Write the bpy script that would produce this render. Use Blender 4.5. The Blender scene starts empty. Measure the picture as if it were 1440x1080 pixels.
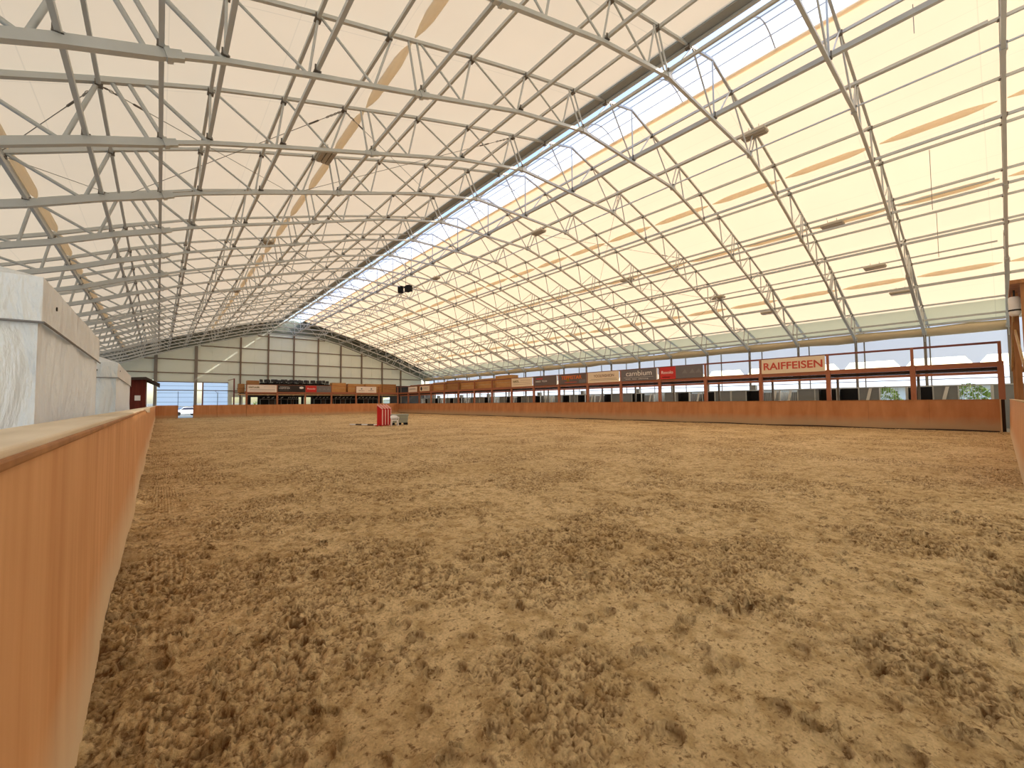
import bpy, bmesh, math, random
import numpy as np
from mathutils import Vector, Matrix

random.seed(7)
np.random.seed(7)
SC = bpy.context.scene
COL = SC.collection

# ------------------------------------------------------------------ camera
F_PX, CAM_H = 584.0, 1.7
cam_d = bpy.data.cameras.new('camera')
cam = bpy.data.objects.new('camera', cam_d)
COL.objects.link(cam)
cam_d.sensor_fit = 'HORIZONTAL'
cam_d.sensor_width = 36.0
cam_d.lens = F_PX / 1440.0 * 36.0
cam_d.clip_start = 0.02
cam_d.clip_end = 2000
# the hall's long axis is +Y, its width +X
_L = Vector((223 - 720, -(569.8 - 540), -F_PX)).normalized()
_C = Vector((1407 - 720, -(559 - 540), -F_PX))
_C = (_C - _L * _C.dot(_L)).normalized()
_U = _C.cross(_L)
Rm = Matrix((_C, _L, _U))
cam.matrix_world = Matrix.Translation((0, 0, CAM_H)) @ Rm.to_4x4()
SC.camera = cam

# ------------------------------------------------------------------ light
SUN_FROM = Vector((14.5, -12.0, 12.55)).normalized()      # towards the sun
sun_d = bpy.data.lights.new('sun', 'SUN')
sun_d.energy = 5.2
sun_d.angle = math.radians(0.53)
sun_d.color = (1.0, 0.90, 0.75)
sun = bpy.data.objects.new('sun', sun_d)
COL.objects.link(sun)
sun.rotation_euler = SUN_FROM.to_track_quat('Z', 'Y').to_euler()
sun.location = (60, -50, 60)

world = bpy.data.worlds.new('sky')
SC.world = world
world.use_nodes = True
wn = world.node_tree.nodes
wl = world.node_tree.links
wn.clear()
sky = wn.new('ShaderNodeTexSky')
sky.sky_type = 'NISHITA'
sky.sun_disc = False
sky.sun_elevation = math.asin(SUN_FROM.z)
sky.sun_rotation = math.atan2(SUN_FROM.x, SUN_FROM.y)
sky.air_density = 1.2
sky.dust_density = 2.0
sky.ozone_density = 1.0
bg = wn.new('ShaderNodeBackground')
bg.inputs['Strength'].default_value = 0.80
wo = wn.new('ShaderNodeOutputWorld')
wl.new(sky.outputs[0], bg.inputs[0])
wl.new(bg.outputs[0], wo.inputs[0])

SC.view_settings.view_transform = 'Standard'
SC.view_settings.look = 'None'
SC.view_settings.gamma = 1
SC.view_settings.use_curve_mapping = False
SC.view_settings.exposure = -0.74
try:
    SC.cycles.max_bounces = 10
    SC.cycles.diffuse_bounces = 6
    SC.cycles.transmission_bounces = 6
    SC.cycles.transparent_max_bounces = 12
    SC.cycles.sample_clamp_indirect = 6
    SC.cycles.caustics_reflective = False
    SC.cycles.caustics_refractive = False
except Exception:
    pass


# ------------------------------------------------------------------ materials
def lin(c):
    return tuple(((x / 255) / 12.92 if x / 255 <= 0.04045 else ((x / 255 + 0.055) / 1.055) ** 2.4) for x in c)


def newmat(name):
    m = bpy.data.materials.new(name)
    m.use_nodes = True
    nt = m.node_tree
    nt.nodes.clear()
    out = nt.nodes.new('ShaderNodeOutputMaterial')
    return m, nt, out


def N(nt, kind, **kw):
    n = nt.nodes.new(kind)
    for k, v in kw.items():
        if k.startswith('i_'):
            n.inputs[k[2:].replace('_', ' ')].default_value = v
        else:
            setattr(n, k, v)
    return n


def plain(name, rgb, rough=0.6, metal=0.0, var=0.08, scale=3.0, spec=0.3, bump=0.0):
    """solid colour with a little procedural wear"""
    m, nt, out = newmat(name)
    p = N(nt, 'ShaderNodeBsdfPrincipled')
    p.inputs['Roughness'].default_value = rough
    p.inputs['Metallic'].default_value = metal
    p.inputs['Specular IOR Level'].default_value = spec
    tc = N(nt, 'ShaderNodeTexCoord')
    no = N(nt, 'ShaderNodeTexNoise')
    no.inputs['Scale'].default_value = scale
    no.inputs['Detail'].default_value = 5
    nt.links.new(tc.outputs['Object'], no.inputs['Vector'])
    mx = N(nt, 'ShaderNodeMix', data_type='RGBA')
    c = lin(rgb)
    mx.inputs['A'].default_value = (*[x * (1 - var) for x in c], 1)
    mx.inputs['B'].default_value = (*[min(1, x * (1 + var)) for x in c], 1)
    nt.links.new(no.outputs['Fac'], mx.inputs['Factor'])
    nt.links.new(mx.outputs['Result'], p.inputs['Base Color'])
    if bump:
        b = N(nt, 'ShaderNodeBump')
        b.inputs['Strength'].default_value = bump
        b.inputs['Distance'].default_value = 0.02
        nt.links.new(no.outputs['Fac'], b.inputs['Height'])
        nt.links.new(b.outputs['Normal'], p.inputs['Normal'])
    nt.links.new(p.outputs[0], out.inputs[0])
    return m


def cloth(name, rgb, trans=0.6, seam_axis=None, seam=3.53, glow=1.0, trgb=None, crease=0.0, sub=0.0):
    """fabric or plastic film that lets daylight through"""
    m, nt, out = newmat(name)
    tc = N(nt, 'ShaderNodeTexCoord')
    no = N(nt, 'ShaderNodeTexNoise')
    no.inputs['Scale'].default_value = 0.35
    no.inputs['Detail'].default_value = 4
    nt.links.new(tc.outputs['Object'], no.inputs['Vector'])
    c = lin(rgb)
    mx = N(nt, 'ShaderNodeMix', data_type='RGBA')
    mx.inputs['A'].default_value = (*[x * 0.93 for x in c], 1)
    mx.inputs['B'].default_value = (*[min(1, x * 1.04) for x in c], 1)
    nt.links.new(no.outputs['Fac'], mx.inputs['Factor'])
    col = mx.outputs['Result']
    if seam_axis:
        sx = N(nt, 'ShaderNodeSeparateXYZ')
        nt.links.new(tc.outputs['Object'], sx.inputs[0])
        for ax, per, wdt, dark in seam_axis:
            mo = N(nt, 'ShaderNodeMath', operation='PINGPONG')
            mo.inputs[1].default_value = per / 2
            nt.links.new(sx.outputs[ax], mo.inputs[0])
            lt = N(nt, 'ShaderNodeMath', operation='LESS_THAN')
            lt.inputs[1].default_value = wdt
            nt.links.new(mo.outputs[0], lt.inputs[0])
            ml = N(nt, 'ShaderNodeMath', operation='MULTIPLY')
            ml.inputs[1].default_value = dark
            nt.links.new(lt.outputs[0], ml.inputs[0])
            m2 = N(nt, 'ShaderNodeMix', data_type='RGBA')
            m2.inputs['B'].default_value = (c[0] * .5, c[1] * .5, c[2] * .5, 1)
            nt.links.new(col, m2.inputs['A'])
            nt.links.new(ml.outputs[0], m2.inputs['Factor'])
            col = m2.outputs['Result']
    d = N(nt, 'ShaderNodeBsdfDiffuse')
    t = N(nt, 'ShaderNodeBsdfTranslucent')
    nt.links.new(col, d.inputs['Color'])
    if trgb:
        m3 = N(nt, 'ShaderNodeMix', data_type='RGBA', blend_type='MULTIPLY')
        m3.inputs['Factor'].default_value = 1
        m3.inputs['B'].default_value = (*lin(trgb), 1)
        nt.links.new(col, m3.inputs['A'])
        nt.links.new(m3.outputs['Result'], t.inputs['Color'])
    else:
        nt.links.new(col, t.inputs['Color'])
    if crease:
        mp = N(nt, 'ShaderNodeMapping')
        mp.inputs['Scale'].default_value = (1.0, 1.0, 0.3)
        nt.links.new(tc.outputs['Object'], mp.inputs['Vector'])
        n2 = N(nt, 'ShaderNodeTexNoise')
        n2.inputs['Scale'].default_value = 2.6
        n2.inputs['Detail'].default_value = 6
        n2.inputs['Distortion'].default_value = 0.3
        nt.links.new(mp.outputs[0], n2.inputs['Vector'])
        b = N(nt, 'ShaderNodeBump')
        b.inputs['Strength'].default_value = crease
        b.inputs['Distance'].default_value = 0.35
        nt.links.new(n2.outputs['Fac'], b.inputs['Height'])
        nt.links.new(b.outputs['Normal'], d.inputs['Normal'])
        nt.links.new(b.outputs['Normal'], t.inputs['Normal'])
    ms = N(nt, 'ShaderNodeMixShader')
    ms.inputs[0].default_value = trans
    nt.links.new(d.outputs[0], ms.inputs[1])
    nt.links.new(t.outputs[0], ms.inputs[2])
    last = ms.outputs[0]
    if crease:
        g = N(nt, 'ShaderNodeBsdfGlossy')
        g.inputs['Roughness'].default_value = 0.28
        nt.links.new(b.outputs['Normal'], g.inputs['Normal'])
        m4 = N(nt, 'ShaderNodeMixShader')
        m4.inputs[0].default_value = 0.06
        nt.links.new(last, m4.inputs[1])
        nt.links.new(g.outputs[0], m4.inputs[2])
        last = m4.outputs[0]
    nt.links.new(last, out.inputs[0])
    return m


def wood(name, a, b, dirt=None, dirt_z=(0.0, 0.5), grain_scale=(9, 9, 0.5), rough=0.6, panel=None, blotch=0.35):
    """board with grain running along Z, an optional dusty band at its foot"""
    m, nt, out = newmat(name)
    tc = N(nt, 'ShaderNodeTexCoord')
    mp = N(nt, 'ShaderNodeMapping')
    mp.inputs['Scale'].default_value = grain_scale
    nt.links.new(tc.outputs['Object'], mp.inputs['Vector'])
    n1 = N(nt, 'ShaderNodeTexNoise')
    n1.inputs['Scale'].default_value = 1.0
    n1.inputs['Detail'].default_value = 7
    n1.inputs['Distortion'].default_value = 0.4
    nt.links.new(mp.outputs[0], n1.inputs['Vector'])
    r = N(nt, 'ShaderNodeValToRGB')
    r.color_ramp.elements[0].position = 0.3
    r.color_ramp.elements[1].position = 0.7
    r.color_ramp.elements[0].color = (*lin(a), 1)
    r.color_ramp.elements[1].color = (*lin(b), 1)
    nt.links.new(n1.outputs['Fac'], r.inputs[0])
    col = r.outputs[0]
    n2 = N(nt, 'ShaderNodeTexNoise')
    n2.inputs['Scale'].default_value = 1.3
    n2.inputs['Detail'].default_value = 3
    nt.links.new(tc.outputs['Object'], n2.inputs['Vector'])
    r2 = N(nt, 'ShaderNodeMapRange')
    r2.inputs['From Min'].default_value = 0.35
    r2.inputs['From Max'].default_value = 0.75
    r2.inputs['To Max'].default_value = blotch
    nt.links.new(n2.outputs['Fac'], r2.inputs['Value'])
    mb = N(nt, 'ShaderNodeMix', data_type='RGBA', blend_type='MULTIPLY')
    mb.inputs['B'].default_value = (0.72, 0.66, 0.6, 1)
    nt.links.new(r2.outputs[0], mb.inputs['Factor'])
    nt.links.new(col, mb.inputs['A'])
    col = mb.outputs['Result']
    sx = N(nt, 'ShaderNodeSeparateXYZ')
    nt.links.new(tc.outputs['Object'], sx.inputs[0])
    if panel:
        ax, per = panel
        mo = N(nt, 'ShaderNodeMath', operation='PINGPONG')
        mo.inputs[1].default_value = per / 2
        nt.links.new(sx.outputs[ax], mo.inputs[0])
        lt = N(nt, 'ShaderNodeMath', operation='LESS_THAN')
        lt.inputs[1].default_value = 0.006
        nt.links.new(mo.outputs[0], lt.inputs[0])
        m2 = N(nt, 'ShaderNodeMix', data_type='RGBA')
        m2.inputs['B'].default_value = (*lin((96, 62, 38)), 1)
        ml = N(nt, 'ShaderNodeMath', operation='MULTIPLY')
        ml.inputs[1].default_value = 0.6
        nt.links.new(lt.outputs[0], ml.inputs[0])
        nt.links.new(ml.outputs[0], m2.inputs['Factor'])
        nt.links.new(col, m2.inputs['A'])
        col = m2.outputs['Result']
    if dirt:
        n3 = N(nt, 'ShaderNodeTexNoise')
        n3.inputs['Scale'].default_value = 2.5
        n3.inputs['Detail'].default_value = 5
        nt.links.new(tc.outputs['Object'], n3.inputs['Vector'])
        ad = N(nt, 'ShaderNodeMath', operation='MULTIPLY_ADD')
        ad.inputs[1].default_value = -0.35
        nt.links.new(n3.outputs['Fac'], ad.inputs[0])
        nt.links.new(sx.outputs['Z'], ad.inputs[2])
        mr = N(nt, 'ShaderNodeMapRange')
        mr.inputs['From Min'].default_value = dirt_z[0] - 0.17
        mr.inputs['From Max'].default_value = dirt_z[1] - 0.17
        mr.inputs['To Min'].default_value = 0.9
        mr.inputs['To Max'].default_value = 0.0
        nt.links.new(ad.outputs[0], mr.inputs['Value'])
        m5 = N(nt, 'ShaderNodeMix', data_type='RGBA')
        m5.inputs['B'].default_value = (*lin(dirt), 1)
        nt.links.new(mr.outputs[0], m5.inputs['Factor'])
        nt.links.new(col, m5.inputs['A'])
        col = m5.outputs['Result']
    p = N(nt, 'ShaderNodeBsdfPrincipled')
    p.inputs['Roughness'].default_value = rough
    p.inputs['Specular IOR Level'].default_value = 0.25
    nt.links.new(col, p.inputs['Base Color'])
    nt.links.new(p.outputs[0], out.inputs[0])
    return m


def sand_mat():
    m, nt, out = newmat('sand')
    tc = N(nt, 'ShaderNodeTexCoord')

    def noise(scale, det, dist=0.0, mscale=None):
        n = N(nt, 'ShaderNodeTexNoise')
        n.inputs['Scale'].default_value = scale
        n.inputs['Detail'].default_value = det
        n.inputs['Distortion'].default_value = dist
        if mscale:
            mp = N(nt, 'ShaderNodeMapping')
            mp.inputs['Scale'].default_value = mscale
            nt.links.new(tc.outputs['Object'], mp.inputs['Vector'])
            nt.links.new(mp.outputs[0], n.inputs['Vector'])
        else:
            nt.links.new(tc.outputs['Object'], n.inputs['Vector'])
        return n
    big = noise(0.5, 4)
    mid = noise(7.0, 8, 0.5)
    fine = noise(60.0, 4)
    crumb = noise(22.0, 8, 0.2)
    crumb.inputs['Roughness'].default_value = 0.68
    r = N(nt, 'ShaderNodeValToRGB')
    r.color_ramp.elements[0].position = 0.34
    r.color_ramp.elements[0].color = (*lin(SAND_DARK), 1)
    r.color_ramp.elements[1].position = 0.56
    r.color_ramp.elements[1].color = (*lin(SAND_LIGHT), 1)
    nt.links.new(mid.outputs['Fac'], r.inputs[0])
    m1 = N(nt, 'ShaderNodeMix', data_type='RGBA', blend_type='MULTIPLY')
    m1.inputs['B'].default_value = (0.86, 0.83, 0.78, 1)
    mr = N(nt, 'ShaderNodeMapRange')
    mr.inputs['From Min'].default_value = 0.4
    mr.inputs['From Max'].default_value = 0.65
    nt.links.new(big.outputs['Fac'], mr.inputs['Value'])
    nt.links.new(mr.outputs[0], m1.inputs['Factor'])
    nt.links.new(r.outputs[0], m1.inputs['A'])
    # damp clods and painted crevice shade darken the sand, stored with the mesh
    at = N(nt, 'ShaderNodeAttribute', attribute_name='damp_shade')
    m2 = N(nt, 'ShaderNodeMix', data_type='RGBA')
    m2.inputs['B'].default_value = (*lin(SAND_DAMP_SHADE), 1)
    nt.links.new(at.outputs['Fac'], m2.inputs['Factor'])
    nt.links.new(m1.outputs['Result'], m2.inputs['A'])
    m3 = N(nt, 'ShaderNodeMix', data_type='RGBA', blend_type='MULTIPLY')
    m3.inputs['Factor'].default_value = 0.5
    rf = N(nt, 'ShaderNodeValToRGB')
    rf.color_ramp.elements[0].position = 0.35
    rf.color_ramp.elements[0].color = (0.62, 0.6, 0.58, 1)
    rf.color_ramp.elements[1].position = 0.6
    nt.links.new(fine.outputs['Fac'], rf.inputs[0])
    nt.links.new(m2.outputs['Result'], m3.inputs['A'])
    nt.links.new(rf.outputs[0], m3.inputs['B'])
    fl = N(nt, 'ShaderNodeMapRange')
    fl.inputs['From Min'].default_value = 0.45
    fl.inputs['From Max'].default_value = 0.36
    fl.inputs['To Max'].default_value = 0.8
    nt.links.new(crumb.outputs['Fac'], fl.inputs['Value'])  # crevice shade painted where the crumb bump dips
    m4 = N(nt, 'ShaderNodeMix', data_type='RGBA')
    m4.inputs['B'].default_value = (*lin(SAND_DAMP_SHADE), 1)
    nt.links.new(fl.outputs[0], m4.inputs['Factor'])
    nt.links.new(m3.outputs['Result'], m4.inputs['A'])
    f2 = N(nt, 'ShaderNodeMapRange')
    f2.inputs['From Min'].default_value = 0.43
    f2.inputs['From Max'].default_value = 0.36
    f2.inputs['To Max'].default_value = 0.6
    dash = noise(14.0, 8, 0.2, (1.0, 1.5, 1.0))
    dash.inputs['Roughness'].default_value = 0.72
    nt.links.new(dash.outputs['Fac'], f2.inputs['Value'])
    m5 = N(nt, 'ShaderNodeMix', data_type='RGBA')
    m5.inputs['B'].default_value = (*lin(SAND_DAMP_SHADE), 1)
    nt.links.new(f2.outputs[0], m5.inputs['Factor'])
    nt.links.new(m4.outputs['Result'], m5.inputs['A'])
    m3 = m5
    p = N(nt, 'ShaderNodeBsdfPrincipled')
    p.inputs['Roughness'].default_value = 0.95
    p.inputs['Specular IOR Level'].default_value = 0.05
    b = N(nt, 'ShaderNodeBump')
    b.inputs['Strength'].default_value = 0.9
    b.inputs['Distance'].default_value = 0.05
    nt.links.new(mid.outputs['Fac'], b.inputs['Height'])
    b2 = N(nt, 'ShaderNodeBump')
    b2.inputs['Strength'].default_value = 0.7
    b2.inputs['Distance'].default_value = 0.008
    nt.links.new(fine.outputs['Fac'], b2.inputs['Height'])
    b3 = N(nt, 'ShaderNodeBump')
    b3.inputs['Strength'].default_value = 1.0
    b3.inputs['Distance'].default_value = 0.03
    nt.links.new(crumb.outputs['Fac'], b3.inputs['Height'])
    nt.links.new(b.outputs['Normal'], b3.inputs['Normal'])
    nt.links.new(b3.outputs['Normal'], b2.inputs['Normal'])
    nt.links.new(b2.outputs['Normal'], p.inputs['Normal'])
    nt.links.new(m3.outputs['Result'], p.inputs['Base Color'])
    nt.links.new(p.outputs[0], out.inputs[0])
    return m


SAND_LIGHT = (232, 204, 158)
SAND_DARK = (196, 166, 120)
SAND_DAMP_SHADE = (104, 70, 38)  # moist tone, also used for shade painted between the clods

M = {}
M['sand'] = sand_mat()
M['steel'] = plain('galvanised_steel', (196, 200, 200), 0.45, 0.2, 0.10, 1.5)
M['steel_end'] = plain('end_wall_steel', (128, 112, 98), 0.6, 0.1)
M['column'] = plain('column_steel', (140, 134, 126), 0.5, 0.3)
M['clamp'] = plain('dark_clamp', (120, 114, 106), 0.5, 0.3)
M['cable'] = plain('wire_rope', (150, 146, 138), 0.4, 0.6)
M['membrane'] = cloth('roof_membrane', (250, 240, 222), 0.55, [('Y', 3.53, 0.012, 0.25), ('X', 2.4, 0.012, 0.18)], trgb=(236, 215, 190))
M['gable'] = cloth('gable_membrane', (226, 220, 200), 0.33)
M['membrane_low'] = cloth('roof_membrane_lined', (224, 220, 186), 0.18, [('Y', 3.53, 0.015, 0.3)])
M['skylight'] = cloth('skylight_film', (234, 238, 252), 0.85, [('X', 0.62, 0.012, 0.25)])
M['fold'] = cloth('beige_fold', (252, 242, 226), 0.7)
M['roll'] = cloth('rolled_curtain', (226, 212, 182), 0.15)
M['duct'] = plain('grey_sheet', (160, 166, 168), 0.6, 0.1)
M['ply_left'] = wood('board_left', (204, 144, 94), (226, 172, 122), (226, 200, 164), (0.12, 0.62), (6, 6, 0.35), panel=None)
M['ply'] = wood('board_ply', (176, 116, 72), (198, 138, 90), (178, 150, 116), (0.25, 0.75), (5, 2.2, 0.2), panel=('Y', 2.5))
M['ply_far'] = wood('board_far', (186, 124, 80), (206, 146, 98), (184, 154, 118), (0.15, 0.55), (2.2, 5, 0.2), panel=('X', 2.5))
M['cap'] = wood('board_cap', (208, 190, 162), (228, 212, 188), None, grain_scale=(6, 0.4, 6))
M['timber'] = wood('timber', (150, 102, 62), (182, 130, 84), None, grain_scale=(6, 6, 0.5))
M['timber_pale'] = wood('timber_pale', (188, 156, 112), (212, 182, 140), None, grain_scale=(6, 6, 0.5))
M['gallery'] = plain('red_brown_steel', (166, 106, 78), 0.55, 0.0, 0.1, 1.2)
M['gallery_rail'] = plain('rust_red_rail', (128, 78, 74), 0.5)
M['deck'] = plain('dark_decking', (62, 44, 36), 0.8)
M['crate'] = wood('crate_wood', (190, 138, 82), (216, 168, 108), None, grain_scale=(0.6, 0.6, 10))
M['crate_dark'] = wood('crate_wood_dark', (160, 118, 72), (188, 142, 92), None, grain_scale=(0.6, 0.6, 10))
M['wall_panel'] = plain('end_wall_panel', (236, 246, 236), 0.7, 0, 0.05, 0.6)
M['wall_dark'] = plain('gable_sheet', (122, 130, 120), 0.7, 0, 0.1, 0.6)
M['poly'] = cloth('blue_polycarbonate', (246, 248, 254), 0.95)
M['net'] = cloth('blue_wind_curtain', (206, 218, 238), 0.28)
M['concrete'] = plain('concrete', (160, 156, 148), 0.85)
M['ground'] = plain('yard_gravel', (150, 150, 142), 0.9)
M['stall'] = plain('stall_grey_panel', (146, 150, 150), 0.5, 0.1)
M['stall_light'] = plain('stall_light_panel', (206, 210, 208), 0.5)
M['stall_dark'] = plain('stall_brown_panel', (70, 58, 54), 0.6)
M['black'] = plain('black', (22, 20, 20), 0.7)
M['dark'] = plain('dark_grey', (52, 50, 50), 0.6)
M['white_wall'] = plain('white_wall', (236, 236, 230), 0.7)
M['green'] = plain('leaf_green', (120, 140, 60), 0.8, 0, 0.4, 4)
M['tent_front'] = cloth('tent_cover', (246, 250, 255), 0.15, crease=0.8)
M['tent'] = M['tent_front']
M['red_wood'] = wood('red_stained_wood', (92, 34, 24), (126, 50, 34), None, grain_scale=(8, 8, 0.4))
M['red'] = plain('red_paint', (196, 24, 26), 0.4)
M['pink'] = plain('white_red_edge', (244, 190, 184), 0.5)
M['white'] = plain('white_plastic', (240, 238, 236), 0.35)
M['grey_box'] = plain('grey_green_plastic', (158, 164, 150), 0.5)
M['cream'] = plain('cream_banner', (240, 222, 194), 0.6, 0, 0.03)
M['whiteb'] = plain('white_banner', (246, 234, 222), 0.6, 0, 0.03)
M['greyb'] = plain('grey_banner', (118, 114, 116), 0.6)
M['darkb'] = plain('black_banner', (52, 46, 44), 0.6)
M['brownb'] = plain('brown_banner', (110, 96, 92), 0.6)
M['redb'] = plain('red_banner', (206, 60, 56), 0.6)
M['t_red'] = plain('lettering_red', (204, 84, 68), 0.6)
M['t_white'] = plain('lettering_white', (244, 240, 236), 0.6)
M['t_olive'] = plain('lettering_olive', (128, 112, 50), 0.6)
M['t_brown'] = plain('lettering_brown', (120, 78, 60), 0.6)
M['t_grey'] = plain('lettering_grey', (130, 128, 128), 0.6)
M['t_orange'] = plain('lettering_orange', (230, 120, 50), 0.6)
M['t_yellow'] = plain('lettering_yellow', (216, 178, 60), 0.6)
M['fixture'] = plain('lamp_housing', (196, 190, 176), 0.5, 0.2)
M['lens'] = plain('lamp_lens', (170, 160, 146), 0.3)
def glass_mat():
    m, nt, out = newmat('window_glass')
    tr = N(nt, 'ShaderNodeBsdfTransparent')
    tr.inputs['Color'].default_value = (0.95, 0.95, 0.86, 1)
    gl = N(nt, 'ShaderNodeBsdfGlossy')
    gl.inputs['Roughness'].default_value = 0.05
    ms = N(nt, 'ShaderNodeMixShader')
    ms.inputs[0].default_value = 0.05
    nt.links.new(tr.outputs[0], ms.inputs[1])
    nt.links.new(gl.outputs[0], ms.inputs[2])
    nt.links.new(ms.outputs[0], out.inputs[0])
    return m


M['glass'] = glass_mat()
M['carpaint'] = plain('white_car_paint', (226, 232, 246), 0.3)
M['carglass'] = plain('car_glass', (60, 66, 84), 0.15)


# ------------------------------------------------------------------ mesh helpers
class MB:
    def __init__(self):
        self.v, self.f, self.s = [], [], []

    def add(self, vs, fs, smooth=False):
        o = len(self.v)
        self.v += [tuple(p) for p in vs]
        self.f += [tuple(i + o for i in f) for f in fs]
        self.s += [smooth] * len(fs)

    def box(self, a, b):
        x0, y0, z0 = a
        x1, y1, z1 = b
        self.add([(x0, y0, z0), (x1, y0, z0), (x1, y1, z0), (x0, y1, z0), (x0, y0, z1), (x1, y0, z1), (x1, y1, z1), (x0, y1, z1)],
                 [(0, 3, 2, 1), (4, 5, 6, 7), (0, 1, 5, 4), (1, 2, 6, 5), (2, 3, 7, 6), (3, 0, 4, 7)])

    def bar(self, p, q, w, h, up=(0, 0, 1), cap=True):
        """rectangular bar from p to q, w wide, h high (along up)"""
        p, q = Vector(p), Vector(q)
        d = (q - p).normalized()
        u = Vector(up)
        if abs(d.dot(u)) > 0.98:
            u = Vector((1, 0, 0))
        s = d.cross(u).normalized()
        u = s.cross(d).normalized()
        s *= w / 2
        u *= h / 2
        vs = [p - s - u, p + s - u, p + s + u, p - s + u, q - s - u, q + s - u, q + s + u, q - s + u]
        fs = [(0, 1, 5, 4), (1, 2, 6, 5), (2, 3, 7, 6), (3, 0, 4, 7)]
        if cap:
            fs += [(0, 3, 2, 1), (4, 5, 6, 7)]
        self.add(vs, fs)

    def tube(self, pts, r, n=8, cap=True):
        pts = [Vector(p) for p in pts]
        rr = r if isinstance(r, (list, tuple)) else [r] * len(pts)
        vs, fs = [], []
        for i, p in enumerate(pts):
            d = (pts[min(i + 1, len(pts) - 1)] - pts[max(i - 1, 0)]).normalized()
            u = Vector((0, 0, 1)) if abs(d.z) < 0.95 else Vector((1, 0, 0))
            s = d.cross(u).normalized()
            u = s.cross(d)
            for k in range(n):
                a = 2 * math.pi * k / n
                vs.append(p + (s * math.cos(a) + u * math.sin(a)) * rr[i])
        for i in range(len(pts) - 1):
            for k in range(n):
                fs.append((i * n + k, i * n + (k + 1) % n, (i + 1) * n + (k + 1) % n, (i + 1) * n + k))
        self.add(vs, fs, True)
        if cap:
            self.add(vs[:n], [tuple(range(n))[::-1]])
            self.add(vs[-n:], [tuple(range(n))])

    def poly(self, pts, th, axis):
        """extruded polygon; th = vector"""
        n = len(pts)
        t = Vector(th)
        a = [Vector(p) for p in pts]
        self.add(a + [p + t for p in a], [tuple(range(n))[::-1], tuple(range(n, 2 * n))] + [(i, (i + 1) % n, (i + 1) % n + n, i + n) for i in range(n)])

    def mesh(self, name, m):
        me = bpy.data.meshes.new(name)
        me.from_pydata(self.v, [], self.f)
        me.polygons.foreach_set('use_smooth', self.s)
        me.materials.append(m)
        me.update()
        return me

    def build(self, name, m, parent=None, loc=None):
        o = bpy.data.objects.new(name, self.mesh(name, m))
        COL.objects.link(o)
        if parent:
            o.parent = parent
        if loc:
            o.location = loc
        return o


def recalc(o):
    bm = bmesh.new()
    bm.from_mesh(o.data)
    bmesh.ops.recalc_face_normals(bm, faces=bm.faces)
    bm.to_mesh(o.data)
    bm.free()
    return o


def bevel(o, w, seg=2):
    md = o.modifiers.new('bevel', 'BEVEL')
    md.width = w
    md.segments = seg
    md.limit_method = 'ANGLE'
    return o


def tag(o, label, cat, group=None, kind=None):
    if label:
        o['label'] = label
    if cat:
        o['category'] = cat
    if group:
        o['group'] = group
    if kind:
        o['kind'] = kind
    return o


def thing(name, loc, label, cat, group=None, rz=0.0):
    o = bpy.data.objects.new(name, None)
    o.empty_display_size = 0.2
    COL.objects.link(o)
    o.location = loc
    o.rotation_euler = (0, 0, rz)
    return tag(o, label, cat, group)


def copy_tree(o, parent=None):
    c = o.copy()
    COL.objects.link(c)
    c.parent = parent
    for ch in list(o.children):
        copy_tree(ch, c)
    return c


def struct(name, mb, m, label=None):
    o = mb.build(name, m)
    o['kind'] = 'structure'
    if label:
        o['label'] = label
    return o


def text(body, m, parent, loc, rot, size, name='lettering', width=None, ext=0.004, bold=0.0, shear=0.0):
    cu = bpy.data.curves.new('txt', 'FONT')
    cu.body = body
    cu.size = size
    cu.extrude = ext
    cu.offset = bold
    cu.shear = shear
    cu.align_x = 'CENTER'
    cu.align_y = 'CENTER'
    tmp = bpy.data.objects.new('txt', cu)
    COL.objects.link(tmp)
    bpy.context.view_layer.update()
    dg = bpy.context.evaluated_depsgraph_get()
    me = bpy.data.meshes.new_from_object(tmp.evaluated_get(dg))
    w = tmp.dimensions.x
    bpy.data.objects.remove(tmp)
    bpy.data.curves.remove(cu)
    o = bpy.data.objects.new(name, me)
    me.materials.clear()
    me.materials.append(m)
    COL.objects.link(o)
    o.parent = parent
    o.location = loc
    o.rotation_euler = rot
    if width and w > 0:
        o.scale = (width / w, 1, 1)
    return o


ORD = ['first', 'second', 'third', 'fourth', 'fifth', 'sixth', 'seventh', 'eighth', 'ninth', 'tenth', 'eleventh', 'twelfth', 'thirteenth',
       'fourteenth', 'fifteenth', 'sixteenth', 'seventeenth', 'eighteenth', 'nineteenth', 'twentieth', 'twenty-first', 'twenty-second', 'twenty-third', 'twenty-fourth']

# ------------------------------------------------------------------ hall section (all in metres)
XR = 15.75                     # ridge line
K0, DY, NT = -0.46, 3.53, 21   # first frame, spacing, count
Y_END = 71.0
Y_NEAR = -3.99
TOP = [(0, 14.62), (1.6, 14.2), (3.95, 13.6), (6.4, 12.95), (8.65, 12.3), (11.2, 11.5), (13.07, 10.92), (14.85, 10.33), (17.0, 9.48),
       (19.1, 8.58), (21.6, 7.62), (24.6, 6.7)]
BOT = [(0, 12.22), (3.4, 12.22), (6.8, 11.42), (10.35, 10.27), (13.07, 9.4), (14.85, 8.8), (15.85, 8.4), (17.2, 7.9), (18.65, 7.28), (21.0, 6.45), (22.1, 6.0)]


def zat(tab, o):
    o = abs(o)
    for (a, za), (b, zb) in zip(tab, tab[1:]):
        if o <= b:
            return za + (zb - za) * (o - a) / (b - a)
    (a, za), (b, zb) = tab[-2:]
    return za + (zb - za) * (o - a) / (b - a)


ztop = lambda o: zat(TOP, o)
zbot = lambda o: zat(BOT, o)

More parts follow.
